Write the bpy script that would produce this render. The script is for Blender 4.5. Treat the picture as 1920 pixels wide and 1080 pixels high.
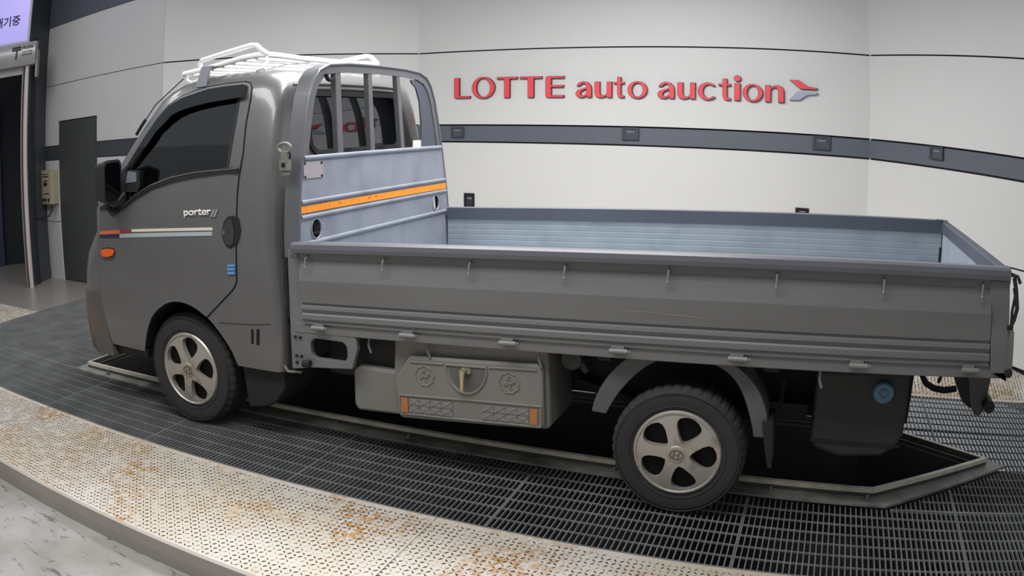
import bpy, bmesh, math, random
from mathutils import Matrix, Vector
random.seed(7)
scene = bpy.context.scene
for o in list(bpy.data.objects):
    bpy.data.objects.remove(o)
COL = scene.collection

# ------------------------------------------------------------------ camera
# wide-angle surveillance camera with barrel distortion: theta = r + b3 r^3 + b4 r^4 (r in focal lengths)
FPX, B3, B4 = 1504.5002, -0.1643, 0.3686
CAM = (3.103, -3.8925, 1.6232)
YAW, PITCH, ROLL = 0.3694, -0.2067, -0.0044
cam_data = bpy.data.cameras.new('camera')
cam = bpy.data.objects.new('camera', cam_data)
COL.objects.link(cam)
Rc = Matrix.Rotation(YAW, 3, 'Z') @ Matrix.Rotation(PITCH, 3, 'X') @ Matrix.Rotation(ROLL, 3, 'Y')
cm = Matrix((Rc.col[0], Rc.col[2], -Rc.col[1])).transposed().to_4x4()
cm.translation = Vector(CAM)
cam.matrix_world = cm
cam_data.type = 'PANO'
cam_data.panorama_type = 'FISHEYE_LENS_POLYNOMIAL'
cam_data.sensor_fit = 'HORIZONTAL'
cam_data.sensor_width = 19.2
cam_data.sensor_height = 10.8
cam_data.fisheye_fov = 2.6
s_ = 100.0 / FPX
cam_data.fisheye_polynomial_k0 = 0.0
cam_data.fisheye_polynomial_k1 = -s_
cam_data.fisheye_polynomial_k2 = 0.0
cam_data.fisheye_polynomial_k3 = -B3 * s_ ** 3
cam_data.fisheye_polynomial_k4 = -B4 * s_ ** 4
cam_data.clip_start = 0.05
scene.camera = cam

# ------------------------------------------------------------------ world, lights, exposure
world = bpy.data.worlds.new('world')
scene.world = world
world.use_nodes = True
bg = world.node_tree.nodes['Background']
bg.inputs[0].default_value = (0.86, 0.92, 1.0, 1)
bg.inputs[1].default_value = 0.27

def area(name, loc, target, sx, sy, power, color=(1, 1, 1)):
    l = bpy.data.lights.new(name, 'AREA')
    l.shape = 'RECTANGLE'; l.size = sx; l.size_y = sy; l.energy = power; l.color = color
    o = bpy.data.objects.new(name, l)
    COL.objects.link(o)
    o.location = loc
    o.rotation_euler = (Vector(target) - Vector(loc)).to_track_quat('-Z', 'Y').to_euler()
    return o

area('unseen_overhead_light', (1.25, 0.40, 3.12), (1.25, 0.40, 0), 2.4, 0.9, 162, (1.0, 0.997, 0.99))
area('unseen_overhead_light', (1.0, -2.3, 3.5), (1.0, -2.2, 0), 4.4, 0.8, 112, (1.0, 0.997, 0.99))
area('unseen_overhead_light', (-3.3, -1.3, 4.0), (-3.4, -0.6, 0), 0.8, 2.4, 44, (1.0, 0.997, 0.99))  # added unseen fill light that lifts the left wall

scene.view_settings.view_transform = 'Standard'
scene.view_settings.look = 'None'
scene.view_settings.gamma = 1.0
scene.view_settings.use_curve_mapping = False
scene.view_settings.exposure = 0.0

# ------------------------------------------------------------------ materials
MATS = {}
def lin(c):
    c = c / 255.0
    return c / 12.92 if c <= 0.04045 else ((c + 0.055) / 1.055) ** 2.4
def rgb(r, g, b):
    return (lin(r), lin(g), lin(b), 1)
def mat(name, col, rough=0.5, metal=0.0, coat=0.0, var=0.0, vscale=8.0, col2=None, bump=0.0, bscale=60.0,
        emit=None, estr=0.0, spec=0.5, lo=0.45, hi=0.62, stretch=(1, 1, 1), detail=4.0):
    if name in MATS:
        return MATS[name]
    m = bpy.data.materials.new(name)
    m.use_nodes = True
    nt = m.node_tree
    p = nt.nodes['Principled BSDF']
    p.inputs['Base Color'].default_value = col
    p.inputs['Roughness'].default_value = rough
    p.inputs['Metallic'].default_value = metal
    p.inputs['Coat Weight'].default_value = coat
    p.inputs['Coat Roughness'].default_value = 0.08
    p.inputs['Specular IOR Level'].default_value = spec
    tc = nt.nodes.new('ShaderNodeTexCoord')
    mp = nt.nodes.new('ShaderNodeMapping')
    mp.inputs['Scale'].default_value = stretch
    nt.links.new(tc.outputs['Object'], mp.inputs['Vector'])
    if col2 is not None or var > 0:
        n = nt.nodes.new('ShaderNodeTexNoise')
        n.inputs['Scale'].default_value = vscale
        n.inputs['Detail'].default_value = detail
        nt.links.new(mp.outputs['Vector'], n.inputs['Vector'])
        r = nt.nodes.new('ShaderNodeValToRGB')
        r.color_ramp.elements[0].position = lo
        r.color_ramp.elements[1].position = hi
        if col2 is None:
            r.color_ramp.elements[0].position = 0.3
            r.color_ramp.elements[1].position = 0.7
            r.color_ramp.elements[0].color = tuple(x * (1 - var) for x in col[:3]) + (1,)
            r.color_ramp.elements[1].color = tuple(min(1, x * (1 + var)) for x in col[:3]) + (1,)
        else:
            r.color_ramp.elements[0].color = col
            r.color_ramp.elements[1].color = col2
        nt.links.new(n.outputs['Fac'], r.inputs['Fac'])
        nt.links.new(r.outputs['Color'], p.inputs['Base Color'])
    if bump > 0:
        n2 = nt.nodes.new('ShaderNodeTexNoise')
        n2.inputs['Scale'].default_value = bscale
        nt.links.new(mp.outputs['Vector'], n2.inputs['Vector'])
        b = nt.nodes.new('ShaderNodeBump')
        b.inputs['Strength'].default_value = bump
        b.inputs['Distance'].default_value = 0.01
        nt.links.new(n2.outputs['Fac'], b.inputs['Height'])
        nt.links.new(b.outputs['Normal'], p.inputs['Normal'])
    if emit is not None:
        p.inputs['Emission Color'].default_value = emit
        p.inputs['Emission Strength'].default_value = estr
    MATS[name] = m
    return m

paint = mat('truck_paint', rgb(106, 105, 105), 0.34, 0.2, 0.5, var=0.05, vscale=2.5)
paint_rough = mat('gate_paint', rgb(120, 120, 120), 0.38, 0.15, 0.25, var=0.07, vscale=3, stretch=(0.4, 1, 3))
lid_grey = mat('toolbox_plastic', rgb(128, 126, 120), 0.6, var=0.06, vscale=4)
dirty = mat('bumper_paint', rgb(92, 88, 84), 0.5, 0.1, 0.2, col2=rgb(104, 92, 80), vscale=5)
bed_steel = mat('bed_steel', rgb(146, 155, 164), 0.5, 0.1, col2=rgb(134, 144, 153), vscale=7, stretch=(1, 1, 1), lo=0.4, hi=0.7)
board_steel = mat('headboard_steel', rgb(141, 146, 157), 0.5, 0.1, col2=rgb(127, 132, 144), vscale=6, lo=0.42, hi=0.7)
rail_slate = mat('rail_slate', rgb(78, 83, 94), 0.45, 0.1, var=0.06, vscale=3)
rail_top = mat('rail_top', rgb(104, 105, 112), 0.4, 0.15, 0.2, var=0.06, vscale=3)
black_pl = mat('black_plastic', rgb(32, 33, 35), 0.55, var=0.1)
black_rub = mat('black_rubber', rgb(34, 34, 35), 0.75, var=0.12, vscale=12)
tyre_m = mat('tyre_rubber', rgb(52, 51, 51), 0.8, var=0.12, vscale=9, bump=0.15, bscale=90)
chassis_m = mat('chassis_black', rgb(34, 34, 35), 0.7, var=0.2, vscale=9)
dark_m = mat('dark_void', rgb(14, 14, 15), 0.9)
cover_m = mat('wheel_cover_silver', rgb(182, 177, 168), 0.4, 0.45, 0.2, col2=rgb(150, 138, 120), vscale=14, lo=0.55, hi=0.75)
white_tube = mat('white_powder_coat', rgb(240, 240, 238), 0.35, 0.0, 0.2)
orange_m = mat('orange_tape', rgb(248, 150, 40), 0.5, col2=rgb(228, 128, 24), vscale=30, lo=0.55, hi=0.7)
amber = mat('amber_lens', rgb(240, 105, 35), 0.25, 0, 0.5)
amber_d = mat('amber_reflector', rgb(178, 112, 56), 0.3, 0, 0.5)
clear_refl = mat('clear_reflector', rgb(134, 133, 128), 0.4, 0.1, 0.2)
chrome = mat('chrome', rgb(190, 190, 190), 0.2, 0.9)
brass = mat('latch_brass', rgb(196, 184, 150), 0.3, 0.7)
steel = mat('galvanised_steel', rgb(150, 150, 146), 0.42, 0.6, var=0.12, vscale=20)
st_red = mat('stripe_orange_red', rgb(232, 112, 78), 0.4)
st_crim = mat('stripe_crimson', rgb(160, 56, 68), 0.4)
st_cream = mat('stripe_cream', rgb(222, 218, 196), 0.4)
st_grey = mat('stripe_silver', rgb(176, 184, 188), 0.4)
st_navy = mat('stripe_navy', rgb(46, 48, 74), 0.4)
blue_m = mat('blue_pad', rgb(96, 150, 206), 0.5)
cap_blue = mat('blue_cap', rgb(92, 128, 152), 0.55, var=0.1, vscale=30)
mirror_m = mat('mirror_glass', rgb(150, 156, 168), 0.05, 1.0)
mirror_dark = mat('mirror_glass_dark', rgb(70, 72, 76), 0.08, 1.0)
seat_m = mat('seat_cloth', rgb(46, 48, 50), 0.9)
wall_m = mat('wall_panel_white', rgb(212, 212, 211), 0.42, 0.0, 0.0, var=0.015, vscale=1.2, bump=0.02, bscale=4)
slate = mat('wall_slate', rgb(92, 97, 108), 0.5, var=0.04, vscale=2)
slate_d = mat('wall_slate_dark', rgb(66, 70, 76), 0.55, var=0.06, vscale=2)
groove_m = mat('groove_black', rgb(18, 19, 22), 0.8)
door_m = mat('door_charcoal', rgb(70, 72, 72), 0.5, var=0.04)
sign_red = mat('sign_red', rgb(232, 78, 88), 0.35)
sign_side = mat('sign_dark_red', rgb(92, 22, 34), 0.5)
sign_grey = mat('sign_grey', rgb(164, 170, 192), 0.4)
box_black = mat('sensor_black', rgb(26, 27, 30), 0.4)
box_slate = mat('sensor_slate', rgb(62, 67, 76), 0.5)
beige = mat('beige_enamel', rgb(176, 170, 144), 0.5, var=0.04)
grate_m = mat('grating_steel', rgb(136, 138, 137), 0.5, 0.2, var=0.2, vscale=5)
plate_m = mat('pit_flange_steel', rgb(168, 168, 160), 0.5, 0.2, col2=rgb(124, 124, 118), vscale=6, lo=0.42, hi=0.68)
rail_m = mat('pit_rail_steel', rgb(240, 232, 212), 0.3, 0.1, col2=rgb(196, 188, 170), vscale=9, lo=0.5, hi=0.75)
rail_dark = mat('pit_rail_dark', rgb(88, 87, 82), 0.45, 0.3, var=0.2, vscale=10)
screen_m = mat('screen_lavender', rgb(40, 40, 60), 0.3, emit=rgb(176, 166, 240), estr=0.95)
text_navy = mat('text_navy', rgb(52, 46, 96), 0.6)
text_black = mat('text_black', rgb(30, 30, 32), 0.6)
shutter_m = mat('shutter_grey', rgb(172, 172, 174), 0.4, 0.3, var=0.05)
pole_m = mat('guide_rail_white', rgb(214, 200, 196), 0.35, 0.2)
corr_blue = mat('corridor_blue', rgb(58, 58, 92), 0.7, var=0.2, vscale=2)
corr_green = mat('corridor_green', rgb(40, 92, 84), 0.7)
paper = mat('paper_white', rgb(206, 204, 198), 0.7)
rust_print = mat('plate_print', rgb(150, 152, 160), 0.5, col2=rgb(170, 150, 142), vscale=60)

def glass_mat(name, tint, refl):
    m = bpy.data.materials.new(name); m.use_nodes = True
    nt = m.node_tree; nt.nodes.clear()
    out = nt.nodes.new('ShaderNodeOutputMaterial')
    mix = nt.nodes.new('ShaderNodeMixShader')
    tr = nt.nodes.new('ShaderNodeBsdfTransparent'); tr.inputs[0].default_value = tint
    gl = nt.nodes.new('ShaderNodeBsdfGlossy'); gl.inputs['Roughness'].default_value = 0.03
    gl.inputs[0].default_value = (0.75, 0.78, 0.8, 1)
    fr = nt.nodes.new('ShaderNodeFresnel'); fr.inputs[0].default_value = refl
    nt.links.new(fr.outputs[0], mix.inputs[0])
    nt.links.new(tr.outputs[0], mix.inputs[1]); nt.links.new(gl.outputs[0], mix.inputs[2])
    nt.links.new(mix.outputs[0], out.inputs[0])
    return m
glass = glass_mat('tinted_glass', (0.76, 0.81, 0.78, 1), 2.7)
visor_m = glass_mat('visor_acrylic', (0.34, 0.36, 0.38, 1), 2.6)

def tread_mat(name):
    m = bpy.data.materials.new(name); m.use_nodes = True
    nt = m.node_tree; N = nt.nodes; L = nt.links
    p = N['Principled BSDF']
    tc = N.new('ShaderNodeTexCoord')
    n1 = N.new('ShaderNodeTexNoise'); n1.inputs['Scale'].default_value = 2.6; n1.inputs['Detail'].default_value = 6
    n2 = N.new('ShaderNodeTexNoise'); n2.inputs['Scale'].default_value = 26; n2.inputs['Detail'].default_value = 4
    n3 = N.new('ShaderNodeTexNoise'); n3.inputs['Scale'].default_value = 1.1; n3.inputs['Detail'].default_value = 3
    for n in (n1, n2, n3): L.new(tc.outputs['Object'], n.inputs['Vector'])
    r1 = N.new('ShaderNodeValToRGB'); r1.color_ramp.elements[0].position = 0.47; r1.color_ramp.elements[1].position = 0.64
    r1.color_ramp.elements[0].color = (0, 0, 0, 1); r1.color_ramp.elements[1].color = (1, 1, 1, 1)
    L.new(n1.outputs['Fac'], r1.inputs['Fac'])
    r2 = N.new('ShaderNodeValToRGB'); r2.color_ramp.elements[0].position = 0.42; r2.color_ramp.elements[1].position = 0.6
    r2.color_ramp.elements[0].color = (0, 0, 0, 1); r2.color_ramp.elements[1].color = (1, 1, 1, 1)
    L.new(n2.outputs['Fac'], r2.inputs['Fac'])
    mul = N.new('ShaderNodeMath'); mul.operation = 'MULTIPLY'
    L.new(r1.outputs['Color'], mul.inputs[0]); L.new(r2.outputs['Color'], mul.inputs[1])
    base = N.new('ShaderNodeValToRGB'); base.color_ramp.elements[0].position = 0.38; base.color_ramp.elements[1].position = 0.62
    base.color_ramp.elements[0].color = rgb(198, 188, 170); base.color_ramp.elements[1].color = rgb(210, 204, 196)
    L.new(n3.outputs['Fac'], base.inputs['Fac'])
    mx = N.new('ShaderNodeMixRGB'); mx.inputs[2].default_value = rgb(184, 142, 90)
    L.new(mul.outputs[0], mx.inputs[0]); L.new(base.outputs['Color'], mx.inputs[1])
    L.new(mx.outputs[0], p.inputs['Base Color'])
    p.inputs['Roughness'].default_value = 0.6
    return m
tread_m = tread_mat('tread_plate_paint')
lug_m = mat('tread_lug_shade_dirt', rgb(214, 204, 188), 0.5, 0.1, col2=rgb(58, 48, 38), vscale=16, lo=0.34, hi=0.52, detail=3)  # dark tone puts the shading of the lugs, with some dirt, into the colour

def concrete_mat(name):
    m = bpy.data.materials.new(name); m.use_nodes = True
    nt = m.node_tree; N = nt.nodes; L = nt.links
    p = N['Principled BSDF']
    tc = N.new('ShaderNodeTexCoord')
    n1 = N.new('ShaderNodeTexNoise'); n1.inputs['Scale'].default_value = 3.0; n1.inputs['Detail'].default_value = 8
    n2 = N.new('ShaderNodeTexNoise'); n2.inputs['Scale'].default_value = 15; n2.inputs['Detail'].default_value = 12; n2.inputs['Roughness'].default_value = 0.72; n2.inputs['Distortion'].default_value = 0.6
    mp = N.new('ShaderNodeMapping'); mp.inputs['Rotation'].default_value = (0, 0, 0.25); mp.inputs['Scale'].default_value = (0.45, 1.3, 1)
    L.new(tc.outputs['Object'], n1.inputs['Vector']); L.new(tc.outputs['Object'], mp.inputs['Vector']); L.new(mp.outputs[0], n2.inputs['Vector'])
    base = N.new('ShaderNodeValToRGB'); base.color_ramp.elements[0].position = 0.35; base.color_ramp.elements[1].position = 0.65
    base.color_ramp.elements[0].color = rgb(144, 139, 133); base.color_ramp.elements[1].color = rgb(170, 165, 161)
    L.new(n1.outputs['Fac'], base.inputs['Fac'])
    r2 = N.new('ShaderNodeValToRGB'); r2.color_ramp.elements[0].position = 0.56; r2.color_ramp.elements[1].position = 0.63
    r2.color_ramp.elements[0].color = (0, 0, 0, 1); r2.color_ramp.elements[1].color = (0.75, 0.75, 0.75, 1)
    L.new(n2.outputs['Fac'], r2.inputs['Fac'])
    mx = N.new('ShaderNodeMixRGB'); mx.inputs[2].default_value = rgb(70, 68, 62)
    L.new(r2.outputs['Color'], mx.inputs[0]); L.new(base.outputs['Color'], mx.inputs[1])
    L.new(mx.outputs[0], p.inputs['Base Color'])
    p.inputs['Roughness'].default_value = 0.55
    return m
concrete_m = concrete_mat('scuffed_concrete')
apron_m = mat('apron_concrete', rgb(150, 144, 138), 0.3, var=0.06, vscale=2)
kerb_m = mat('kerb_concrete', rgb(178, 170, 162), 0.6, var=0.05, vscale=3)

# ------------------------------------------------------------------ object helpers
WM = {}
def finish(o, parent=None, world=None):
    w = world or Matrix.Identity(4)
    COL.objects.link(o)
    if parent is not None:
        o.parent = parent
        o.matrix_parent_inverse = WM[parent.name].inverted()
    o.matrix_basis = w
    WM[o.name] = w
    return o
def empty(name, loc, label, cat, group=None):
    o = bpy.data.objects.new(name, None)
    o.empty_display_size = 0.1
    finish(o, None, Matrix.Translation(Vector(loc)))
    tag(o, label, cat, group)
    return o
def tag(o, label=None, cat=None, group=None, kind=None):
    if label: o['label'] = label
    if cat: o['category'] = cat
    if group: o['group'] = group
    if kind: o['kind'] = kind
    return o
RK = 0.0344
class MB:
    def __init__(self):
        self.v = []; self.f = []
    def add(self, v, f):
        b = len(self.v)
        self.v += [tuple(p) for p in v]
        self.f += [tuple(i + b for i in q) for q in f]
        return self
    def box(self, x0, x1, y0, y1, z0, z1):
        v = [(x, y, z) for z in (z0, z1) for y in (y0, y1) for x in (x0, x1)]
        return self.add(v, [(0, 2, 3, 1), (4, 5, 7, 6), (0, 1, 5, 4), (2, 6, 7, 3), (0, 4, 6, 2), (1, 3, 7, 5)])
    def obox(self, c, ax, ay, az):
        c = Vector(c); ax = Vector(ax); ay = Vector(ay); az = Vector(az)
        v = [c + ax * i + ay * j + az * k for k in (-1, 1) for j in (-1, 1) for i in (-1, 1)]
        return self.add(v, [(0, 2, 3, 1), (4, 5, 7, 6), (0, 1, 5, 4), (2, 6, 7, 3), (0, 4, 6, 2), (1, 3, 7, 5)])
    def prism(self, pts, a, b, plane='xz'):
        n = len(pts)
        def P(p, t):
            return (p[0], t, p[1]) if plane == 'xz' else ((t, p[0], p[1]) if plane == 'yz' else (p[0], p[1], t))
        v = [P(p, a) for p in pts] + [P(p, b) for p in pts]
        f = [tuple(range(n)), tuple(range(2 * n - 1, n - 1, -1))] + [(i, i + n, (i + 1) % n + n, (i + 1) % n) for i in range(n)]
        return self.add(v, f)
    def tube(self, path, r, n=10, closed=False):
        path = [Vector(p) for p in path]
        m = len(path); rings = []
        up = None
        for i, p in enumerate(path):
            a = path[i - 1] if (i > 0 or closed) else path[i]
            b = path[(i + 1) % m] if (i < m - 1 or closed) else path[i]
            t = (b - a).normalized()
            if up is None:
                up = Vector((0, 0, 1)) if abs(t.z) < 0.9 else Vector((1, 0, 0))
            s = t.cross(up)
            if s.length < 1e-5: s = t.orthogonal()
            s.normalize(); u = s.cross(t).normalized(); up = u
            rr = r[i] if isinstance(r, (list, tuple)) else r
            rings.append([p + (s * math.cos(q) + u * math.sin(q)) * rr for q in [2 * math.pi * k / n for k in range(n)]])
        v = [q for ring in rings for q in ring]; f = []
        for i in range(m if closed else m - 1):
            j = (i + 1) % m
            for k in range(n):
                f.append((i * n + k, i * n + (k + 1) % n, j * n + (k + 1) % n, j * n + k))
        if not closed:
            f.append(tuple(range(n - 1, -1, -1))); f.append(tuple((m - 1) * n + k for k in range(n)))
        return self.add(v, f)
    def lathe(self, prof, c, axis='y', n=48, rmod=None):
        v = []; f = []; m = len(prof)
        for k in range(n):
            a = 2 * math.pi * k / n
            for i, (r, h) in enumerate(prof):
                rr = r + (rmod(i, k) if rmod else 0)
                x, z = rr * math.cos(a), rr * math.sin(a)
                if axis == 'y': v.append((c[0] + x, c[1] + h, c[2] + z))
                elif axis == 'x': v.append((c[0] + h, c[1] + x, c[2] + z))
                else: v.append((c[0] + x, c[1] + z, c[2] + h))
        for k in range(n):
            j = (k + 1) % n
            for i in range(m - 1):
                f.append((k * m + i, j * m + i, j * m + i + 1, k * m + i + 1))
        return self.add(v, f)
    def disc(self, c, r, h0, h1, axis='y', n=32):
        return self.lathe([(1e-4, h0), (r, h0), (r, h1), (1e-4, h1)], c, axis, n)
    def build(self, name, m, parent=None, smooth=False, bevel=0, rake=False, loc=None, seg=2, angle=0.6):
        me = bpy.data.meshes.new(name)
        vv = self.v
        if rake: vv = [(x, y, z + RK * (x - 1.3)) for x, y, z in vv]
        me.from_pydata(vv, [], self.f)
        return wrap(me, name, m, parent, smooth, bevel, loc, seg, angle)
def wrap(me, name, m, parent=None, smooth=False, bevel=0, loc=None, seg=2, angle=0.6, recalc=True):
    if recalc:
        bm = bmesh.new(); bm.from_mesh(me)
        bmesh.ops.recalc_face_normals(bm, faces=bm.faces)
        bm.to_mesh(me); bm.free()
    ms = m if isinstance(m, (list, tuple)) else [m]
    for q in ms:
        if q.name not in me.materials: me.materials.append(q)
    if smooth:
        for p in me.polygons: p.use_smooth = True
        try: me.set_sharp_from_angle(angle=angle)
        except Exception: pass
    o = bpy.data.objects.new(name, me)
    finish(o, parent, Matrix.Translation(Vector(loc)) if loc is not None else None)
    if bevel > 0:
        b = o.modifiers.new('bevel', 'BEVEL'); b.width = bevel; b.segments = seg; b.limit_method = 'ANGLE'; b.angle_limit = 0.6
        b.harden_normals = False
    return o
def dup(o, loc, parent=None, rotz=None):
    c = o.copy()
    w = Matrix.Translation(Vector(loc))
    if rotz is not None: w = w @ Matrix.Rotation(rotz, 4, 'Z')
    finish(c, parent, w)
    return c

def fill_bm(outlines):
    bm = bmesh.new()
    edges = []
    for ol in outlines:
        vs = [bm.verts.new((p[0], p[1], 0)) for p in ol]
        edges += [bm.edges.new((vs[i], vs[(i + 1) % len(vs)])) for i in range(len(vs))]
    bmesh.ops.triangle_fill(bm, use_beauty=True, use_dissolve=False, edges=edges, normal=(0, 0, 1))
    return bm
def plate(name, outlines, th, fn, m, parent=None, smooth=False, bevel=0, cuts=(), rake=False, loc=None):
    """2-D outlines (first outer, others holes) -> solid plate; fn(a, b, t) maps to 3-D, t runs 0 (front) .. th (back)"""
    bm = fill_bm(outlines)
    for c in cuts:
        bmesh.ops.bisect_plane(bm, geom=bm.verts[:] + bm.edges[:] + bm.faces[:], plane_co=(0, c, 0), plane_no=(0, 1, 0), dist=1e-5)
    ret = bmesh.ops.extrude_face_region(bm, geom=bm.faces[:], use_keep_orig=True)
    back = set(g for g in ret['geom'] if isinstance(g, bmesh.types.BMVert))
    for v in bm.verts:
        p = fn(v.co.x, v.co.y, th if v in back else 0.0)
        if rake: p = (p[0], p[1], p[2] + RK * (p[0] - 1.3))
        v.co = p
    bmesh.ops.recalc_face_normals(bm, faces=bm.faces)
    me = bpy.data.meshes.new(name)
    bm.to_mesh(me); bm.free()
    return wrap(me, name, m, parent, smooth, bevel, loc, recalc=False)
def ell(cx, cy, rx, ry, n=28, a0=0.0, a1=2 * math.pi, end=False):
    k = n + 1 if end else n
    return [(cx + rx * math.cos(a0 + (a1 - a0) * i / n), cy + ry * math.sin(a0 + (a1 - a0) * i / n)) for i in range(k)]
def rrect(x0, x1, y0, y1, r, n=5):
    out = []
    for cx, cy, a in ((x1 - r, y1 - r, 0), (x0 + r, y1 - r, 90), (x0 + r, y0 + r, 180), (x1 - r, y0 + r, 270)):
        out += [(cx + r * math.cos(math.radians(a + 90 * i / n)), cy + r * math.sin(math.radians(a + 90 * i / n))) for i in range(n + 1)]
    return out
def grow(pts, e):
    cx = sum(p[0] for p in pts) / len(pts); cy = sum(p[1] for p in pts) / len(pts)
    out = []
    n = len(pts)
    ar = sum(pts[i][0] * pts[(i + 1) % n][1] - pts[(i + 1) % n][0] * pts[i][1] for i in range(n))
    s = 1 if ar > 0 else -1
    for i in range(n):
        a, b, c = Vector(pts[i - 1]), Vector(pts[i]), Vector(pts[(i + 1) % n])
        d1 = (b - a).normalized(); d2 = (c - b).normalized()
        n1 = Vector((d1.y, -d1.x)); n2 = Vector((d2.y, -d2.x))
        k = (n1 + n2)
        k = k.normalized() / max(0.5, k.normalized().dot(n1)) if k.length > 1e-6 else n1
        out.append(tuple(b + k * (e * s)))
    return out
def interp(x, xs, ys):
    if x <= xs[0]: return ys[0]
    for i in range(len(xs) - 1):
        if x <= xs[i + 1]:
            t = (x - xs[i]) / (xs[i + 1] - xs[i]); return ys[i] + t * (ys[i + 1] - ys[i])
    return ys[-1]
def text_obj(name, body, fn, m, parent, size=1.0, depth=0.002, width=None, height=None, bold=0.0, shear=0.0):
    """text as mesh; fn(a, b, t) maps text plane; fitted into width x height from (0,0)"""
    cu = bpy.data.curves.new('tmp', 'FONT'); cu.body = body; cu.size = 1.0; cu.offset = bold; cu.shear = shear; cu.fill_mode = 'FRONT'
    cu.resolution_u = 3
    t = bpy.data.objects.new('tmp', cu); COL.objects.link(t)
    dg = bpy.context.evaluated_depsgraph_get()
    me = bpy.data.meshes.new_from_object(t.evaluated_get(dg))
    bpy.data.objects.remove(t)
    xs = [v.co.x for v in me.vertices] or [0, 1]; ys = [v.co.y for v in me.vertices] or [0, 1]
    x0, x1, y0, y1 = min(xs), max(xs), min(ys), max(ys)
    bm = bmesh.new(); bm.from_mesh(me)
    ret = bmesh.ops.extrude_face_region(bm, geom=bm.faces[:], use_keep_orig=True)
    back = set(g for g in ret['geom'] if isinstance(g, bmesh.types.BMVert))
    for v in bm.verts:
        a = (v.co.x - x0) / max(1e-6, x1 - x0) * width
        b = (v.co.y - y0) / max(1e-6, y1 - y0) * height
        v.co = fn(a, b, depth if v in back else 0.0)
    me2 = bpy.data.meshes.new(name); bm.to_mesh(me2); bm.free()
    return wrap(me2, name, m, parent)

# ================================================================== SETTING
def struct(o):
    o['kind'] = 'structure'
    return o
GRL = -0.0115
def gy(x, y): return y + GRL * (x - 1.3)

# ---- walls: polygonal bay of white panels round the inspection pit
def wallframe(P, Q):
    P = Vector((P[0], P[1], 0)); Q = Vector((Q[0], Q[1], 0))
    d = (Q - P); L = d.length; d.normalize()
    n = Vector((d.y, -d.x, 0))          # towards the room
    if n.dot(Vector((2.0, -1.5, 0)) - P) < 0: n = -n
    return P, d, n, L
def wmap(P, d, n, off=0.0):
    return lambda a, b, t: tuple(P + d * a + n * (off - t) + Vector((0, 0, b)))
TOPZ = 4.2
ROWS = [(0.0, 0.74), (0.74, 1.425), (1.59, 2.30), (2.30, 3.03), (3.03, TOPZ)]
def wall(name, P, Q, z0=0.0, rows=ROWS):
    P, d, n, L = wallframe(P, Q)
    f = wmap(P, d, n, -0.022)
    w = struct(plate(name, [[(0, z0 - 0.3), (L, z0 - 0.3), (L, TOPZ), (0, TOPZ)]], 0.10, f, groove_m))
    for a, b in rows:
        aa = a if a > 0 else z0
        g = 0.0065
        plate('wall_panel', [[(0, aa + g), (L, aa + g), (L, b - g), (0, b - g)]], 0.0215, wmap(P, d, n, 0.0), wall_m, w)
    plate('dark_band', [[(-0.02, 1.434), (L + 0.02, 1.434), (L + 0.02, 1.581), (-0.02, 1.581)]], 0.012, wmap(P, d, n, -0.009), slate, w)
    return w, (P, d, n, L)
V0, V1, V2, V3, V4 = (-5.053, 1.80), (-2.632, 1.635), (-0.648, 3.221), (3.61, 2.955), (5.45, 0.775)
wall_b, FB = wall('wall_back', V2, V3)
wall_d, FD = wall('wall_diagonal', V1, V2)
wall_r, FR = wall('wall_right', V3, V4, 0.13, [(0.0, 0.81), (0.81, 1.425)] + ROWS[2:])
plate('baseboard_strip', [[(0.0, 0.135), (FR[3], 0.135), (FR[3], 0.17), (0, 0.17)]], 0.006, wmap(FR[0], FR[1], FR[2], 0.006), wall_m, wall_r)
wall_f, FF = wall('wall_front', (9.0, -6.6), (-8.0, -6.2), -0.12)
# left wall with the charcoal door
P, d, n, L = wallframe(V0, V1)
FL = (P, d, n, L)
wall_l = struct(plate('wall_left', [[(0, -0.3), (L, -0.3), (L, TOPZ), (0, TOPZ)]], 0.10, wmap(P, d, n, -0.03), groove_m))
D0, D1, DH = 0.345, 1.225, 1.857
f0 = wmap(P, d, n, 0.0)
g = 0.006
plate('wall_panel', [[(g, 2.304), (L - g, 2.304), (L - g, 3.03), (g, 3.03)]], 0.03, f0, wall_m, wall_l)
plate('wall_panel', [[(g, 1.582), (D0 - g, 1.582), (D0 - g, DH + g), (D1 + g, DH + g), (D1 + g, 1.582), (L - g, 1.582), (L - g, 2.296), (g, 2.296)]], 0.03, f0, wall_m, wall_l)
for a, b in ((g, D0 - g), (D1 + g, L - g)):
    plate('wall_panel', [[(a, 0.0), (b, 0.0), (b, 0.68), (a, 0.68)]], 0.03, f0, wall_m, wall_l)
    plate('wall_panel', [[(a, 0.688), (b, 0.688), (b, 1.405), (a, 1.405)]], 0.03, f0, wall_m, wall_l)
    plate('dark_band', [[(a, 1.413), (b, 1.413), (b, 1.575), (a, 1.575)]], 0.02, wmap(P, d, n, -0.006), slate_d, wall_l)
dr = struct(plate('door_1', [[(D0 + 0.004, 0.005), (D1 - 0.004, 0.005), (D1 - 0.004, DH - 0.004), (D0 + 0.004, DH - 0.004)]], 0.02, wmap(P, d, n, -0.012), door_m))
plate('door_leaf', [[(D0 + 0.03, 0.02), (D1 - 0.03, 0.02), (D1 - 0.03, DH - 0.03), (D0 + 0.03, DH - 0.03)]], 0.006, wmap(P, d, n, -0.006), door_m, dr)
struct(plate('wall_upper', [[(-0.35, 3.034), (L, 3.034), (L, TOPZ), (-0.35, TOPZ)]], 0.05, wmap(P, d, n, 0.012), slate))
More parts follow.
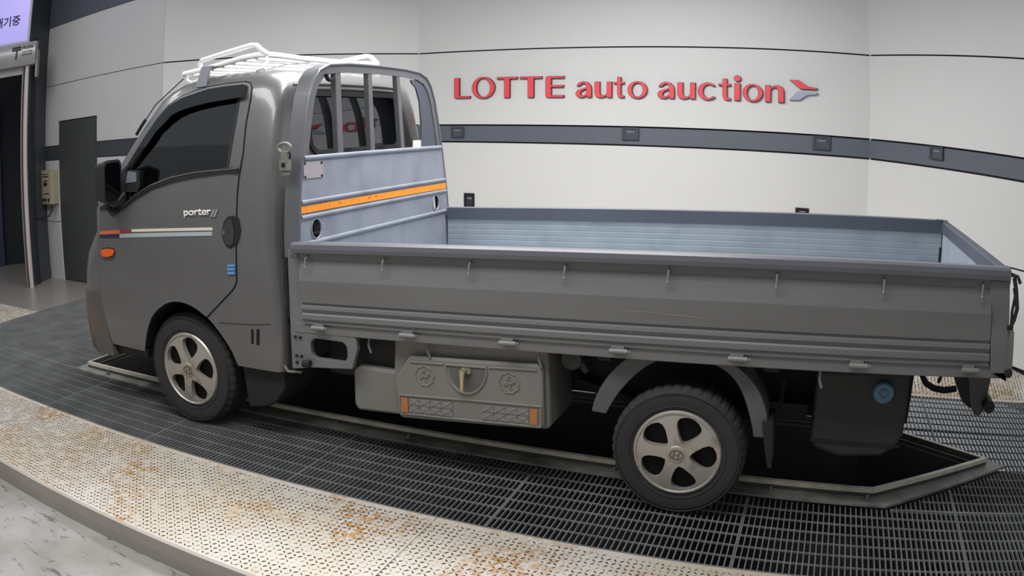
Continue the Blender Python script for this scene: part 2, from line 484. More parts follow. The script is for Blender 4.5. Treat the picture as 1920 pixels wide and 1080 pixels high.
# dark pier between the left wall and the roller door, then the roller door wall
PD = (-4.82, 1.33)
Pp, dp, np_, Lp = wallframe(PD, (-5.06, 1.84))
struct(plate('wall_pier', [[(-0.02, 0), (Lp, 0), (Lp, TOPZ), (-0.02, TOPZ)]], 0.08, wmap(Pp, dp, np_, 0.0), slate_d))
PD2 = (PD[0] - 0.727 * 2.6, PD[1] - 0.687 * 2.6)
Pr, drr, nr, Lr = wallframe(PD, PD2)
fr = lambda off=0.0: wmap(Pr, drr, nr, off)
struct(plate('wall_lintel', [[(0.0, 2.62), (Lr, 2.62), (Lr, TOPZ), (0.0, TOPZ)]], 0.12, fr(-0.06), slate))
corr = struct(plate('wall_corridor', [[(-0.6, -0.05), (3.2, -0.05), (3.2, 2.9), (-0.6, 2.9)]], 0.05, fr(-1.9), mat('corridor_dark', rgb(44, 47, 52), 0.8)))
plate('blue_panel', [[(0.86, 0.0), (1.9, 0.0), (1.9, 1.45), (0.86, 1.45)]], 0.04, fr(-1.80), corr_blue, corr)
plate('green_panel', [[(0.90, 1.5), (1.3, 1.5), (1.3, 2.2), (0.90, 2.2)]], 0.04, fr(-1.80), corr_green, corr)
struct(plate('wall_corridor_side', [[(0, -0.05), (1.9, -0.05), (1.9, 2.9), (0, 2.9)]], 0.05,
             lambda a, b, t: tuple(Pr - nr * (0.1 + a) - drr * (0.02 + t) + Vector((0, 0, b))), mat('corridor_dark', rgb(44, 47, 52), 0.8)))

# ---- floors
GX0, GX1, GN, GF = -3.56, 5.75, -1.173, 1.195
struct(MB().add([(-9, gy(-9, -1.94) - 0.0, -0.118), (9, gy(9, -1.94), -0.118), (9, -9, -0.118), (-9, -9, -0.118)], [(0, 1, 2, 3)]).build('floor', concrete_m))
kb = MB()
kb.add([(x, gy(x, y), z) for x in (-9, 9) for y, z in ((-1.926, 0.001), (-1.940, -0.004), (-1.944, -0.06), (-1.946, -0.2), (-1.85, -0.2), (-1.85, -0.02))],
       [(0, 1, 7, 6), (1, 2, 8, 7), (2, 3, 9, 8), (3, 4, 10, 9), (4, 5, 11, 10), (5, 0, 6, 11)])
struct(kb.build('kerb_edge', kerb_m))
near_plate = struct(MB().add([(-9, gy(-9, -1.93), -0.012), (9, gy(9, -1.93), -0.012), (9, gy(9, GN), -0.012), (-9, gy(-9, GN), -0.012)], [(0, 1, 2, 3)]).build('floor_near_bedding', kerb_m))
SEAMS = [-6.0, -4.4, -2.9, -1.65, -0.135, 1.72, 3.2, 4.7]
for a, b in zip(SEAMS[:-1], SEAMS[1:]):
    q = [(a + 0.002, -1.925), (b - 0.002, -1.925), (b - 0.002, GN - 0.006), (a + 0.002, GN - 0.006)]
    MB().prism([(x, gy(x, y)) for x, y in q], -0.011, 0.0, 'xy').build('tread_plate', tread_m, near_plate)
# raised lugs of the tread plate
def lugs(x0, x1, y0, y1, pitch, ok=lambda x, y: True):
    mb = MB()
    nx = int((x1 - x0) / pitch); ny = int((y1 - y0) / pitch)
    for i in range(nx):
        for j in range(ny):
            x = x0 + (i + 0.5) * pitch; y = y0 + (j + 0.5) * pitch
            if not ok(x, y): continue
            a = math.radians(45 if (i + j) % 2 else -45)
            c, s = math.cos(a), math.sin(a)
            l, w, h = 0.0126, 0.0042, 0.0026
            yy = gy(x, y)
            base = [(-l, 0), (0, -w), (l, 0), (0, w)]
            v = [(x + c * p - s * q, yy + s * p + c * q, 0.0) for p, q in base]
            top = [(x + c * p - s * q, yy + s * p + c * q, h) for p, q in ((-l * .55, 0), (0, -w * .45), (l * .55, 0), (0, w * .45))]
            mb.add(v + top, [(4, 5, 6, 7), (0, 1, 5, 4), (1, 2, 6, 5), (2, 3, 7, 6), (3, 0, 4, 7)])
    return mb
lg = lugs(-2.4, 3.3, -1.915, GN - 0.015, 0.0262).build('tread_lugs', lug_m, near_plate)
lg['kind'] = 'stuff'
# far side strip up to the walls and the apron in front of the truck
fs = MB()
def fz(x): return 0.0137 * (x + 4.7) if x > -4.7 else 0.0
xs = [-3.56, -2.6, -0.65, 1.5, 3.62, 4.75, 5.9]
ys = [1.85, 1.85, 3.3, 3.2, 3.1, 1.75, 0.6]
v = []
for x, yv in zip(xs, ys):
    v += [(x, gy(x, GF), 0.0), (x, max(yv, gy(x, GF) + 0.02), fz(x) if x > -2 else 0.0)]
fs.add(v, [(2 * i, 2 * i + 2, 2 * i + 3, 2 * i + 1) for i in range(len(xs) - 1)])
far_plate = struct(fs.build('floor_far_plate', tread_m))
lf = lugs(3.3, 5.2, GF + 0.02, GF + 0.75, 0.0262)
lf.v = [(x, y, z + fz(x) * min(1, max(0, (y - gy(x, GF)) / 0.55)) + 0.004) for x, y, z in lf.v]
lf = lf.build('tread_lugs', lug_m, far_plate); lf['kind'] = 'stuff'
ap = MB()
ap.add([(-10, 0.50, -0.001), (GX0, 0.53, -0.001), (GX0, 1.9, -0.001), (-4.9, 1.9, -0.001), (-4.9, 5.0, -0.001), (-10, 5.0, -0.001)], [(0, 1, 2, 3, 4, 5)])
struct(ap.build('floor_apron', apron_m))
ap2 = MB().add([(-10, gy(-10, GN), -0.003), (GX0, gy(GX0, GN), -0.003), (GX0, 0.525, -0.003), (-10, 0.495, -0.003)], [(0, 1, 2, 3)])
ap2o = struct(ap2.build('floor_front_plate', tread_m))
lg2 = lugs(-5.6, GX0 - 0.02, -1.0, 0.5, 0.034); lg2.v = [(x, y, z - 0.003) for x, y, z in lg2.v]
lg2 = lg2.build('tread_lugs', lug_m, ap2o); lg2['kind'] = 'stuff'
struct(MB().box(GX0 - 0.2, GX1, gy(0, GN) - 0.25, GF + 0.2, -0.62, -0.60).build('floor_drain_basin', mat('basin_dark', rgb(26, 28, 30), 0.85)))
struct(MB().add([(GX0 - .05, gy(GX0, GN) - 0.004, -0.003), (GX1, gy(GX1, GN) - 0.004, -0.003), (GX1, gy(GX1, GN) - 0.004, -0.7), (GX0 - .05, gy(GX0, GN) - 0.004, -0.7)], [(0, 1, 2, 3)]).build('trim_basin_side', groove_m))

# ---- pit: hexagonal frame with flange, rails and a dark trench
PIT_IN = [(-1.43, -0.375), (3.53, -0.385), (4.14, 0.03), (3.53, 0.44), (-1.43, 0.42)]
PIT_RAIL = [(-1.49, -0.425), (3.55, -0.437), (4.25, 0.03), (3.55, 0.495), (-1.49, 0.475)]
PIT_OUT = [(-1.575, -0.497), (3.615, -0.527), (4.385, 0.03), (3.60, 0.590), (-1.575, 0.545)]
def in_pit(x, m=0.0):
    """y range covered by the pit flange at x, or None"""
    if x < PIT_OUT[0][0] or x > PIT_OUT[2][0]: return None
    lo = interp(x, [PIT_OUT[0][0], PIT_OUT[1][0], PIT_OUT[2][0]], [PIT_OUT[0][1], PIT_OUT[1][1], PIT_OUT[2][1]])
    hi = interp(x, [PIT_OUT[4][0], PIT_OUT[3][0], PIT_OUT[2][0]], [PIT_OUT[4][1], PIT_OUT[3][1], PIT_OUT[2][1]])
    return lo, hi
pit = empty('pit_frame', (1.3, 0, 0), 'steel edged inspection pit opening in the floor grating under the grey truck', 'pit frame')
plate('flange', [PIT_OUT, PIT_IN], 0.012, lambda a, b, t: (a, b, 0.006 - t), plate_m, pit)
for i in range(5):
    a, b = Vector(PIT_RAIL[i]), Vector(PIT_RAIL[(i + 1) % 5])
    a2, b2 = Vector(PIT_IN[i]), Vector(PIT_IN[(i + 1) % 5])
    mb = MB()
    z0, z1 = 0.004, 0.045
    am, bm_ = a.lerp(a2, 0.42), b.lerp(b2, 0.42)
    prof = [(0.0, z0), (0.0, z1 - 0.01), (0.12, z1), (0.42, z1), (0.46, 0.022), (1.0, 0.022), (1.0, z0)]
    v = [(a.lerp(a2, t).x, a.lerp(a2, t).y, z) for t, z in prof] + [(b.lerp(b2, t).x, b.lerp(b2, t).y, z) for t, z in prof]
    k = len(prof)
    mb.add(v, [(j, (j + 1) % k, (j + 1) % k + k, j + k) for j in range(k)] + [tuple(range(k)), tuple(range(2 * k - 1, k - 1, -1))])
    rl = mb.build('pit_rail', rail_dark, pit)
    cap = [(-0.03, z1 - .020), (-0.03, z1 + .002), (0.34, z1 + .004), (0.34, z1 - .012)]
    v = [(a.lerp(a2, t).x, a.lerp(a2, t).y, z) for t, z in cap] + [(b.lerp(b2, t).x, b.lerp(b2, t).y, z) for t, z in cap]
    MB().add(v, [(j, (j + 1) % 4, (j + 1) % 4 + 4, j + 4) for j in range(4)] + [(0, 1, 2, 3), (7, 6, 5, 4)]).build('rail_cap', rail_m, rl)
    lip = [(0.90, .022), (0.90, .026), (1.0, .026), (1.0, .022)]
    v = [(a.lerp(a2, t).x, a.lerp(a2, t).y, z) for t, z in lip] + [(b.lerp(b2, t).x, b.lerp(b2, t).y, z) for t, z in lip]
    MB().add(v, [(j, (j + 1) % 4, (j + 1) % 4 + 4, j + 4) for j in range(4)] + [(0, 1, 2, 3), (7, 6, 5, 4)]).build('rail_lip', steel, rl)
for x in (-1.2, -0.2, 0.75, 1.2, 2.3, 3.05, 3.52):
    MB().lathe([(0.001, 0.016), (0.010, 0.016), (0.012, 0.0), (0.012, -0.002)], (x, -0.462, 0.008), 'z', 10).build('bolt', steel, pit)
tr = MB()
k = 5
tr.add([(x, y, -0.004) for x, y in PIT_IN] + [(x, y, -1.35) for x, y in PIT_IN], [(i, (i + 1) % k, (i + 1) % k + k, i + k) for i in range(k)] + [tuple(range(k, 2 * k))])
struct(tr.build('floor_pit_trench', mat('trench_grey', rgb(84, 85, 86), 0.75, var=0.2, vscale=2)))

# ---- floor grating, panel by panel
grating = empty('floor_grating', (1.3, 0, -0.02), 'open steel bar grating panels set in the floor around the pit', 'grating')
grating['kind'] = 'structure'
del grating['category']
BP, CP = 0.02557, 0.0975
ROWY = [(GN, -0.512), (-0.512, 0.585), (0.585, GF)]
def grating_panel(x0, x1, y0, y1):
    mb = MB()
    def spans(x):
        r = in_pit(x)
        if r is None: return [(y0, y1)]
        out = []
        if r[0] - y0 > 0.01: out.append((y0, min(y1, r[0])))
        if y1 - r[1] > 0.01: out.append((max(y0, r[1]), y1))
        return out
    nb = max(1, round((x1 - x0) / BP))
    tot = 0
    for i in range(nb + 1):
        x = x0 + 0.003 + (x1 - x0 - 0.006) * i / nb
        w = 0.0042 if i in (0, nb) else 0.0024
        for a, b in spans(x):
            mb.obox((x, gy(x, (a + b) / 2), -0.008), (w, 0, 0), (0, (b - a) / 2 - 0.001, 0), (0, 0, 0.007)); tot += 1
    nc = max(1, round((y1 - y0) / CP))
    for j in range(nc + 1):
        y = y0 + 0.003 + (y1 - y0 - 0.006) * j / nc
        edge = j in (0, nc)
        # break the rod where the pit is
        segs = []; run = None; st = 12
        for s in range(st + 1):
            xa = x0 + (x1 - x0) * s / st
            r = in_pit(xa)
            inside = r is not None and r[0] < y < r[1]
            if not inside:
                run = run or [xa, xa]; run[1] = xa
            elif run:
                segs.append(run); run = None
        if run: segs.append(run)
        for a, b in segs:
            if b - a < 0.02: continue
            c = (a + b) / 2
            hw = 0.0035 if edge else 0.0026
            dz = 0.007 if edge else 0.004
            mb.obox((c, gy(c, y), -0.0015 - dz), ((b - a) / 2, GRL * (b - a) / 2, 0), (0, hw, 0), (0, 0, dz))
    if tot:
        mb.build('grating_panel', grate_m, grating)
xe = [GX0, -2.49, -1.47, -0.45, 0.58, 1.60 + 0.333, 2.955, 3.98, 5.0, GX1]
xe = [GX0, -3.16, -2.13, -1.105, -0.09, 0.92, 1.934, 2.953, 3.978, 5.0, GX1]
for a, b in zip(xe[:-1], xe[1:]):
    for y0, y1 in ROWY:
        grating_panel(a, b, y0, y1)

# ================================================================== WALL THINGS
fb = lambda off: wmap(FB[0], FB[1], FB[2], off)
# ---- sign lettering
sign = empty('wall_sign', tuple(FB[0] + FB[1] * 2.1 + FB[2] * 0.02 + Vector((0, 0, 1.85))), 'red raised letters reading LOTTE auto auction with arrow emblem on white wall', 'sign')
U = [(0, 1), (.32, 1), (.32, .32), (.40, .16), (.53, .13), (.66, .22), (.70, .36), (.70, 1), (1, 1), (1, 0), (.72, 0), (.71, .10), (.52, .0), (.30, -.02), (.10, .06), (.01, .26)]
SH = {
 'L': [[(0, 1), (.33, 1), (.33, .11), (1, .11), (1, 0), (.1, 0), (0, .06)]],
 'T': [[(0, 1), (1, 1), (1, .89), (.64, .89), (.64, 0), (.36, 0), (.36, .89), (0, .89)]],
 'E': [[(.1, 1), (1, 1), (1, .89), (.32, .89), (.32, .58), (.98, .58), (.98, .47), (.32, .47), (.32, .11), (1, .11), (1, 0), (.1, 0), (0, .07), (0, .93)]],
 'O': [ell(.5, .5, .5, .53), ell(.5, .5, .29, .45)],
 'o': [ell(.5, .5, .5, .54), ell(.5, .5, .27, .42)],
 'i': [[(.08, 0), (.92, 0), (.92, .68), (.08, .68)], ell(.5, .875, .5, .125)],
 't': [[(.33, 1), (.70, 1), (.70, .76), (1, .76), (1, .66), (.70, .66), (.70, .22), (.78, .11), (1, .10), (1, 0), (.62, -.01), (.42, .05), (.33, .22), (.33, .66), (0, .66), (0, .76), (.33, .76)]],
 'u': [U], 'n': [[(1 - x, 1 - y) for x, y in U]],
 'c': [ell(.52, .5, .52, .54, 22, math.radians(38), math.radians(322), True) + ell(.58, .5, .30, .40, 18, math.radians(312), math.radians(48), True)],
 'a': [[(.05, .72), (.18, .93), (.45, 1.03), (.75, .97), (.94, .78), (1, .55), (1, 0), (.70, 0), (.69, .10), (.46, -.02), (.20, 0), (.03, .13), (0, .30), (.10, .46), (.40, .56), (.68, .66), (.67, .76), (.55, .88), (.40, .87), (.30, .74)],
       [(.68, .53), (.42, .43), (.30, .29), (.36, .14), (.52, .13), (.68, .30)]],
}
CAPS = 'LOTE'
for ch, a, b in [('L', 0.415, 0.589), ('O', 0.606, 0.85), ('T', 0.869, 1.08), ('T', 1.104, 1.326), ('E', 1.361, 1.543), ('a', 1.653, 1.806), ('u', 1.831, 1.995), ('t', 2.01, 2.109), ('o', 2.138, 2.319), ('a', 2.41, 2.563), ('u', 2.586, 2.747), ('c', 2.767, 2.935), ('t', 2.947, 3.056), ('i', 3.081, 3.144), ('o', 3.158, 3.335), ('n', 3.353, 3.519)]:
    z0 = 1.846
    z1 = 2.041 if ch in CAPS else (2.030 if ch == 't' else (2.062 if ch == 'i' else 1.988))
    ol = [[(a + x * (b - a), z0 + y * (z1 - z0)) for x, y in o_] for o_ in SH[ch]]
    o = plate('letter', ol, 0.022, fb(0.026), sign_side, sign)
    pl = plate('letter_face', [grow(o_, -0.0035 if q_ == 0 or ch == 'i' else 0.0035) for q_, o_ in enumerate(ol)], 0.003, fb(0.029), sign_red, o)
LG = [(3.561, 2.043), (3.648, 2.043), (3.722, 1.995), (3.809, 1.984), (3.793, 1.970), (3.658, 1.969), (3.63, 1.990)]
LG2 = [(3.635, 1.948), (3.809, 1.948), (3.789, 1.929), (3.718, 1.922), (3.649, 1.876), (3.561, 1.873), (3.60, 1.915)]
o = plate('emblem_arrow', [LG], 0.022, fb(0.026), sign_side, sign); plate('letter_face', [grow(LG, -0.003)], 0.003, fb(0.029), sign_red, o)
plate('emblem_arrow', [LG2], 0.026, fb(0.030), sign_grey, sign)['label'] = 'grey lower half of the arrow emblem'

# ---- dark sensor boxes sunk in the band and on the wall
def sensor(F, s, z, w, h, label, dark=True, group='sensor boxes on the wall'):
    P, d, n, L = F
    c = P + d * s + Vector((0, 0, z - h / 2))
    t = empty('sensor_box', tuple(c), label, 'sensor box', group)
    m1, m2 = (box_black, mat('sensor_window', rgb(54, 57, 64), 0.15)) if dark else (box_slate, mat('sensor_window_slate', rgb(78, 84, 94), 0.2))
    f = wmap(P, d, n, 0.010)
    fo = [(s - w / 2, z - h / 2), (s + w / 2, z - h / 2), (s + w / 2, z + h / 2), (s - w / 2, z + h / 2)]
    fi = [(s - w * .36, z - h * .38), (s + w * .36, z - h * .38), (s + w * .36, z + h * .38), (s - w * .36, z + h * .38)]
    plate('housing', [fo, fi], 0.018, f, m1, t)
    plate('window', [fi], 0.006, wmap(P, d, n, 0.002), m2, t)
    plate('lens_bar', [[(s - w * .2, z + h * .1), (s + w * .25, z + h * .1), (s + w * .25, z + h * .2), (s - w * .2, z + h * .2)]], 0.004, wmap(P, d, n, 0.005), mat('lens_grey', rgb(128, 132, 138), 0.3), t)
    return t
sensor(FB, 0.437, 1.522, 0.14, 0.105, 'slate sensor box on the dark band, nearest the truck headboard', False)
sensor(FB, 2.163, 1.530, 0.155, 0.110, 'slate sensor box on the dark band below the sign letters', False)
sensor(FB, 3.846, 1.528, 0.155, 0.115, 'slate sensor box on the dark band below the arrow emblem', False)
sensor(FR, 0.80, 1.538, 0.15, 0.10, 'slate sensor box on the dark band, rightmost of all', False)
sensor(FB, 0.566, 0.862, 0.112, 0.142, 'tall black sensor box on white wall just behind the truck headboard')
sensor(FB, 3.700, 0.925, 0.116, 0.09, 'small black sensor box on white wall peeking above the far side gate')

# ---- control box on the pier
P, d, n, L = FL
ctl = empty('control_box', tuple(P + d * 0.10 + n * 0.05 + Vector((0, 0, 0.9))), 'beige control box with push buttons on the wall beside the charcoal door', 'control box')
fc = lambda off: wmap(P, d, n, off)
plate('box_body', [[(0.073, 0.90), (0.335, 0.90), (0.335, 1.30), (0.073, 1.30)]], 0.112, fc(0.113), beige, ctl, bevel=0.005)
for o_ in (0.025, 0.055, 0.085):
    mb = MB(); c0 = P + d * 0.338 + n * o_
    mb.obox(tuple(c0 + Vector((0, 0, 1.10))), tuple(d * 0.004), tuple(n * 0.007), (0, 0, 0.19)); mb.build('side_fin', beige, ctl)
plate('face_plate', [[(0.095, 0.915), (0.315, 0.915), (0.315, 1.285), (0.095, 1.285)]], 0.004, fc(0.117), mat('beige_face', rgb(184, 177, 150), 0.5), ctl)
for a, b, c2, e in ((0.11, 0.25, 1.250, 1.258), (0.11, 0.27, 1.222, 1.234), (0.15, 0.25, 1.17, 1.182), (0.15, 0.27, 1.02, 1.032)):
    plate('print_line', [[(a, c2), (b, c2), (b, e), (a, e)]], 0.002, fc(0.1185), text_black, ctl)
for a, zz in ((0.17, 1.14), (0.215, 1.14), (0.13, 0.955), (0.19, 0.955), (0.265, 0.955)):
    plate('push_button', [[(a - .017, zz - .017), (a + .017, zz - .017), (a + .017, zz + .017), (a - .017, zz + .017)]], 0.010, fc(0.127), text_black, ctl)
q = lambda a, z, o_: tuple(P + d * a + n * o_ + Vector((0, 0, z)))
MB().tube([q(0.25, 0.90, 0.06), q(0.25, 0.82, 0.07), q(0.22, 0.765, 0.09), q(0.16, 0.745, 0.13), q(0.15, 0.745, 0.24), q(0.17, 0.76, 0.36), q(0.20, 0.785, 0.46)], 0.009, 8).build('cable', black_rub, ctl, smooth=True)

# ---- roller shutter with guide rail
sh = empty('roller_shutter', tuple(Pr), 'grey roller shutter housing with white guide rail over dark opening', 'roller shutter')
def frp(a, b, off): return tuple(Pr + drr * a + nr * off + Vector((0, 0, b)))
prof = [(0.03, 2.565), (0.10, 2.54), (0.17, 2.555), (0.205, 2.62), (0.215, 2.70), (0.20, 2.775), (0.15, 2.825), (0.03, 2.83)]
mb = MB(); k = len(prof)
mb.add([frp(-0.13, z, o_) for o_, z in prof] + [frp(Lr, z, o_) for o_, z in prof], [(i, (i + 1) % k, (i + 1) % k + k, i + k) for i in range(k)] + [tuple(range(k)), tuple(range(2 * k - 1, k - 1, -1))])
mb.build('drum_housing', shutter_m, sh, smooth=True, angle=0.7)
mb = MB().add([frp(a, z, o_) for a in (-0.155, -0.13) for z in (2.40, 2.72) for o_ in (0.02, 0.15)], [(0, 2, 3, 1), (4, 5, 7, 6), (0, 1, 5, 4), (2, 6, 7, 3), (0, 4, 6, 2), (1, 3, 7, 5)])
mb.build('end_bracket', steel, sh)
MB().tube([frp(-0.005, 0.0, 0.09), frp(-0.005, 2.56, 0.09)], 0.030, 14).build('guide_rail', pole_m, sh, smooth=True)
MB().tube([frp(0.055, 0.0, 0.07), frp(0.055, 2.56, 0.07)], 0.012, 10).build('guide_rail', steel, sh, smooth=True)
MB().tube([frp(Lr - 0.05, 0.0, 0.09), frp(Lr - 0.05, 2.56, 0.09)], 0.030, 14).build('guide_rail', pole_m, sh, smooth=True)
plate('bottom_bar', [[(0.06, 2.46), (Lr, 2.46), (Lr, 2.56), (0.06, 2.56)]], 0.03, fr(0.06), shutter_m, sh)
def lab(a0, z0): return lambda a, b, t: frp(a0 - a, z0 + b, 0.2185 - t - 0.0 * a)
plate('maker_mark', [[(0.0, 0.075), (0.13, 0.075), (0.13, 0.06), (0.082, 0.06), (0.07, -0.045), (0.052, -0.045), (0.062, 0.06), (0.0, 0.06)]], 0.004, lab(0.195, 2.675), text_black, sh)
plate('maker_mark', [[(0.0, 0.0), (0.125, 0.0), (0.125, 0.018), (0.0, 0.018)]], 0.004, lab(0.193, 2.762), text_black, sh)
text_obj('maker_lettering', '(주)선호트', lab(0.052, 2.738), text_black, sh, width=0.15, height=0.042, depth=0.004, bold=0.01)
text_obj('maker_lettering', 'SHUTTER', lab(0.05, 2.700), text_black, sh, width=0.14, height=0.016, depth=0.004)
text_obj('maker_lettering', '070 8197', lab(0.05, 2.664), text_black, sh, width=0.14, height=0.020, depth=0.004)

# ---- display screen
sc_ = empty('display_screen', frp(0.8, 2.85, 0.06), 'glowing lavender display screen with dark Korean text above the roller shutter', 'screen')
plate('screen_panel', [[(0.03, 2.86), (1.9, 2.86), (1.9, 3.72), (0.03, 3.72)]], 0.03, fr(0.06), screen_m, sc_)
plate('bezel', [[(0.0, 2.835), (1.93, 2.835), (1.93, 3.75), (0.0, 3.75)], [(0.03, 2.86), (1.9, 2.86), (1.9, 3.72), (0.03, 3.72)]], 0.05, fr(0.065), mat('bezel_white', rgb(200, 198, 214), 0.4), sc_)
text_obj('screen_text', '대기중', lambda a, b, t: frp(0.52 - a, 3.065 + b, 0.064 - t), text_navy, sc_, width=0.365, height=0.125, depth=0.003, bold=0.018)

# ================================================================== TRUCK
truck = empty('cargo_truck', (1.3, 0, 0), 'dark grey light cargo truck with drop side bed parked over the inspection pit', 'truck')

# ---- cab shell lofted from rounded plan sections, then hollowed and pierced
WZ = [.30, .40, .62, .90, 1.07, 1.20, 1.30, 1.42, 1.60, 1.80, 1.86]
WW = [.80, .825, .845, .852, .852, .847, .838, .822, .778, .722, .69]
def cw(z): return interp(z, WZ, WW)
XFZ = [.40, .62, .82, .93, 1.02, 1.07, 1.20, 1.28, 1.38, 1.59, 1.80, 1.86]
XFX = [-.94, -.965, -.945, -.905, -.83, -.785, -.785, -.73, -.63, -.475, -.30, -.21]
def cxf(z): return interp(z, XFZ, XFX)
def section(xf, xr, w, rf, rrr, ns=6, bulge=0.05):
    pts = []
    # near side going rearwards, rear, far side, front
    for i in range(ns + 1):
        a = math.pi + (math.pi / 2) * i / ns            # front near corner
        pts.append((xf + rf + rf * math.cos(a), -w + rf + rf * math.sin(a)))
    for i in range(ns + 1):
        a = 1.5 * math.pi + (math.pi / 2) * i / ns      # rear near corner
        pts.append((xr - rrr + rrr * math.cos(a), -w + rrr + rrr * math.sin(a)))
    for i in range(ns + 1):
        a = (math.pi / 2) * i / ns
        pts.append((xr - rrr + rrr * math.cos(a), w - rrr + rrr * math.sin(a)))
    for i in range(ns + 1):
        a = math.pi / 2 + (math.pi / 2) * i / ns
        pts.append((xf + rf + rf * math.cos(a), w - rf + rf * math.sin(a)))
    m = len(pts)
    for t in (0.33, 0.67, ):
        pass
    for y in (0.4 * w, 0.0, -0.4 * w):                   # gentle crown of the nose
        pts.append((xf - bulge * (1 - (y / w) ** 2), y))
    return pts
def loft(secs):
    mb = MB(); k = None; v = []; f = []
    for z, pts in secs:
        k = len(pts); v += [(p[0], p[1], z) for p in pts]
    for i in range(len(secs) - 1):
        for j in range(k):
            f.append((i * k + j, i * k + (j + 1) % k, (i + 1) * k + (j + 1) % k, (i + 1) * k + j))
    f.append(tuple(range(k))); f.append(tuple((len(secs) - 1) * k + j for j in range(k)))
    return mb.add(v, f)
SZ = [(.40, .69, .16, .05), (.46, .70, .16, .05), (.62, .708, .17, .06), (.82, .703, .18, .07), (.93, .70, .18, .07), (1.02, .695, .17, .08), (1.07, .69, .16, .08),
      (1.20, .685, .16, .09), (1.28, .682, .17, .09), (1.38, .678, .18, .10), (1.48, .672, .19, .10), (1.59, .665, .20, .10), (1.70, .655, .20, .10), (1.80, .635, .20, .10), (1.84, .62, .20, .10)]
secs = [(z, section(cxf(z), xr, cw(z), rf, r2)) for z, xr, rf, r2 in SZ]
secs += [(1.875, section(-.17, .595, .672, .2, .11)), (1.898, section(-.09, .565, .635, .2, .13)), (1.913, section(.0, .52, .57, .2, .14)), (1.920, section(.10, .46, .45, .18, .14)), (1.923, section(.17, .38, .28, .1, .1, bulge=0.01))]
inner_m = mat('cab_interior', rgb(48, 49, 51), 0.85)
def tmp_mesh(mb, m):
    me = bpy.data.meshes.new('tmp'); me.from_pydata(mb.v, [], mb.f)
    bm = bmesh.new(); bm.from_mesh(me); bmesh.ops.recalc_face_normals(bm, faces=bm.faces); bm.to_mesh(me); bm.free()
    me.materials.append(m)
    o = bpy.data.objects.new('tmp', me); COL.objects.link(o)
    return o
def boolean(base, cutters):
    for c in cutters:
        b = base.modifiers.new('cut', 'BOOLEAN'); b.operation = 'DIFFERENCE'; b.solver = 'EXACT'; b.object = c
        try: b.material_mode = 'TRANSFER'
        except Exception: pass
    dg = bpy.context.evaluated_depsgraph_get()
    me = bpy.data.meshes.new_from_object(base.evaluated_get(dg))
    for c in list(cutters) + [base]:
        bpy.data.objects.remove(c)
    return me
GLASS = [(-0.403, 1.223), (-0.298, 1.283), (-0.159, 1.337), (0.008, 1.376), (0.185, 1.399), (0.4, 1.417), (0.41, 1.645), (0.408, 1.813), (0.285, 1.822), (0.18, 1.815), (0.078, 1.8), (0.001, 1.779), (-0.086, 1.739), (-0.165, 1.674), (-0.251, 1.57), (-0.343, 1.456), (-0.39, 1.389), (-0.401, 1.3)]
ARCH = [(-0.38, 0.30), (-0.348, 0.376), (-0.29, 0.508), (-0.214, 0.611), (-0.103, 0.683), (-0.004, 0.707), (0.103, 0.696), (0.216, 0.644), (0.29, 0.576), (0.356, 0.487), (0.392, 0.40), (0.40, 0.30)]
def smooth(pts, k=4):
    out = []
    for i in range(len(pts) - 1):
        p0, p1, p2, p3 = pts[max(0, i - 1)], pts[i], pts[i + 1], pts[min(len(pts) - 1, i + 2)]
        for j in range(k):
            t = j / k
            out.append(tuple(0.5 * (2 * p1[c] + (p2[c] - p0[c]) * t + (2 * p0[c] - 5 * p1[c] + 4 * p2[c] - p3[c]) * t * t + (3 * p1[c] - p0[c] - 3 * p2[c] + p3[c]) * t ** 3) for c in (0, 1)))
    return out + [tuple(pts[-1])]
ARC = smooth(ARCH[1:-1])
ARCH = [ARCH[0]] + ARC + [ARCH[-1]]
cabin_z = [(1.0, -.66), (1.20, -.66), (1.38, -.54), (1.59, -.39), (1.80, -.22), (1.84, -.15)]
cabin = loft([(z, section(xf, .60, cw(z) - .045, .12, .05, bulge=0.02)) for z, xf in cabin_z] + [(1.88, section(-.05, .54, .60, .12, .06, bulge=0.0))])
base = tmp_mesh(loft(secs), paint)
cuts = [tmp_mesh(cabin, inner_m),
        tmp_mesh(MB().prism(GLASS, -1.2, 1.2, 'xz'), paint),
        tmp_mesh(MB().prism(rrect(-.47, .47, 1.485, 1.772, .07), .5, .9, 'yz'), paint),
        tmp_mesh(MB().prism(rrect(-.60, .60, 1.26, 1.79, .06), -1.2, -.2, 'yz'), paint),
        tmp_mesh(MB().prism(ARCH, -1.2, -.50, 'xz'), black_pl),
        tmp_mesh(MB().prism(ARCH, .50, 1.2, 'xz'), black_pl)]
me = boolean(base, cuts)
cab = wrap(me, 'cab_shell', [paint], truck, smooth=True, angle=0.5, recalc=False)

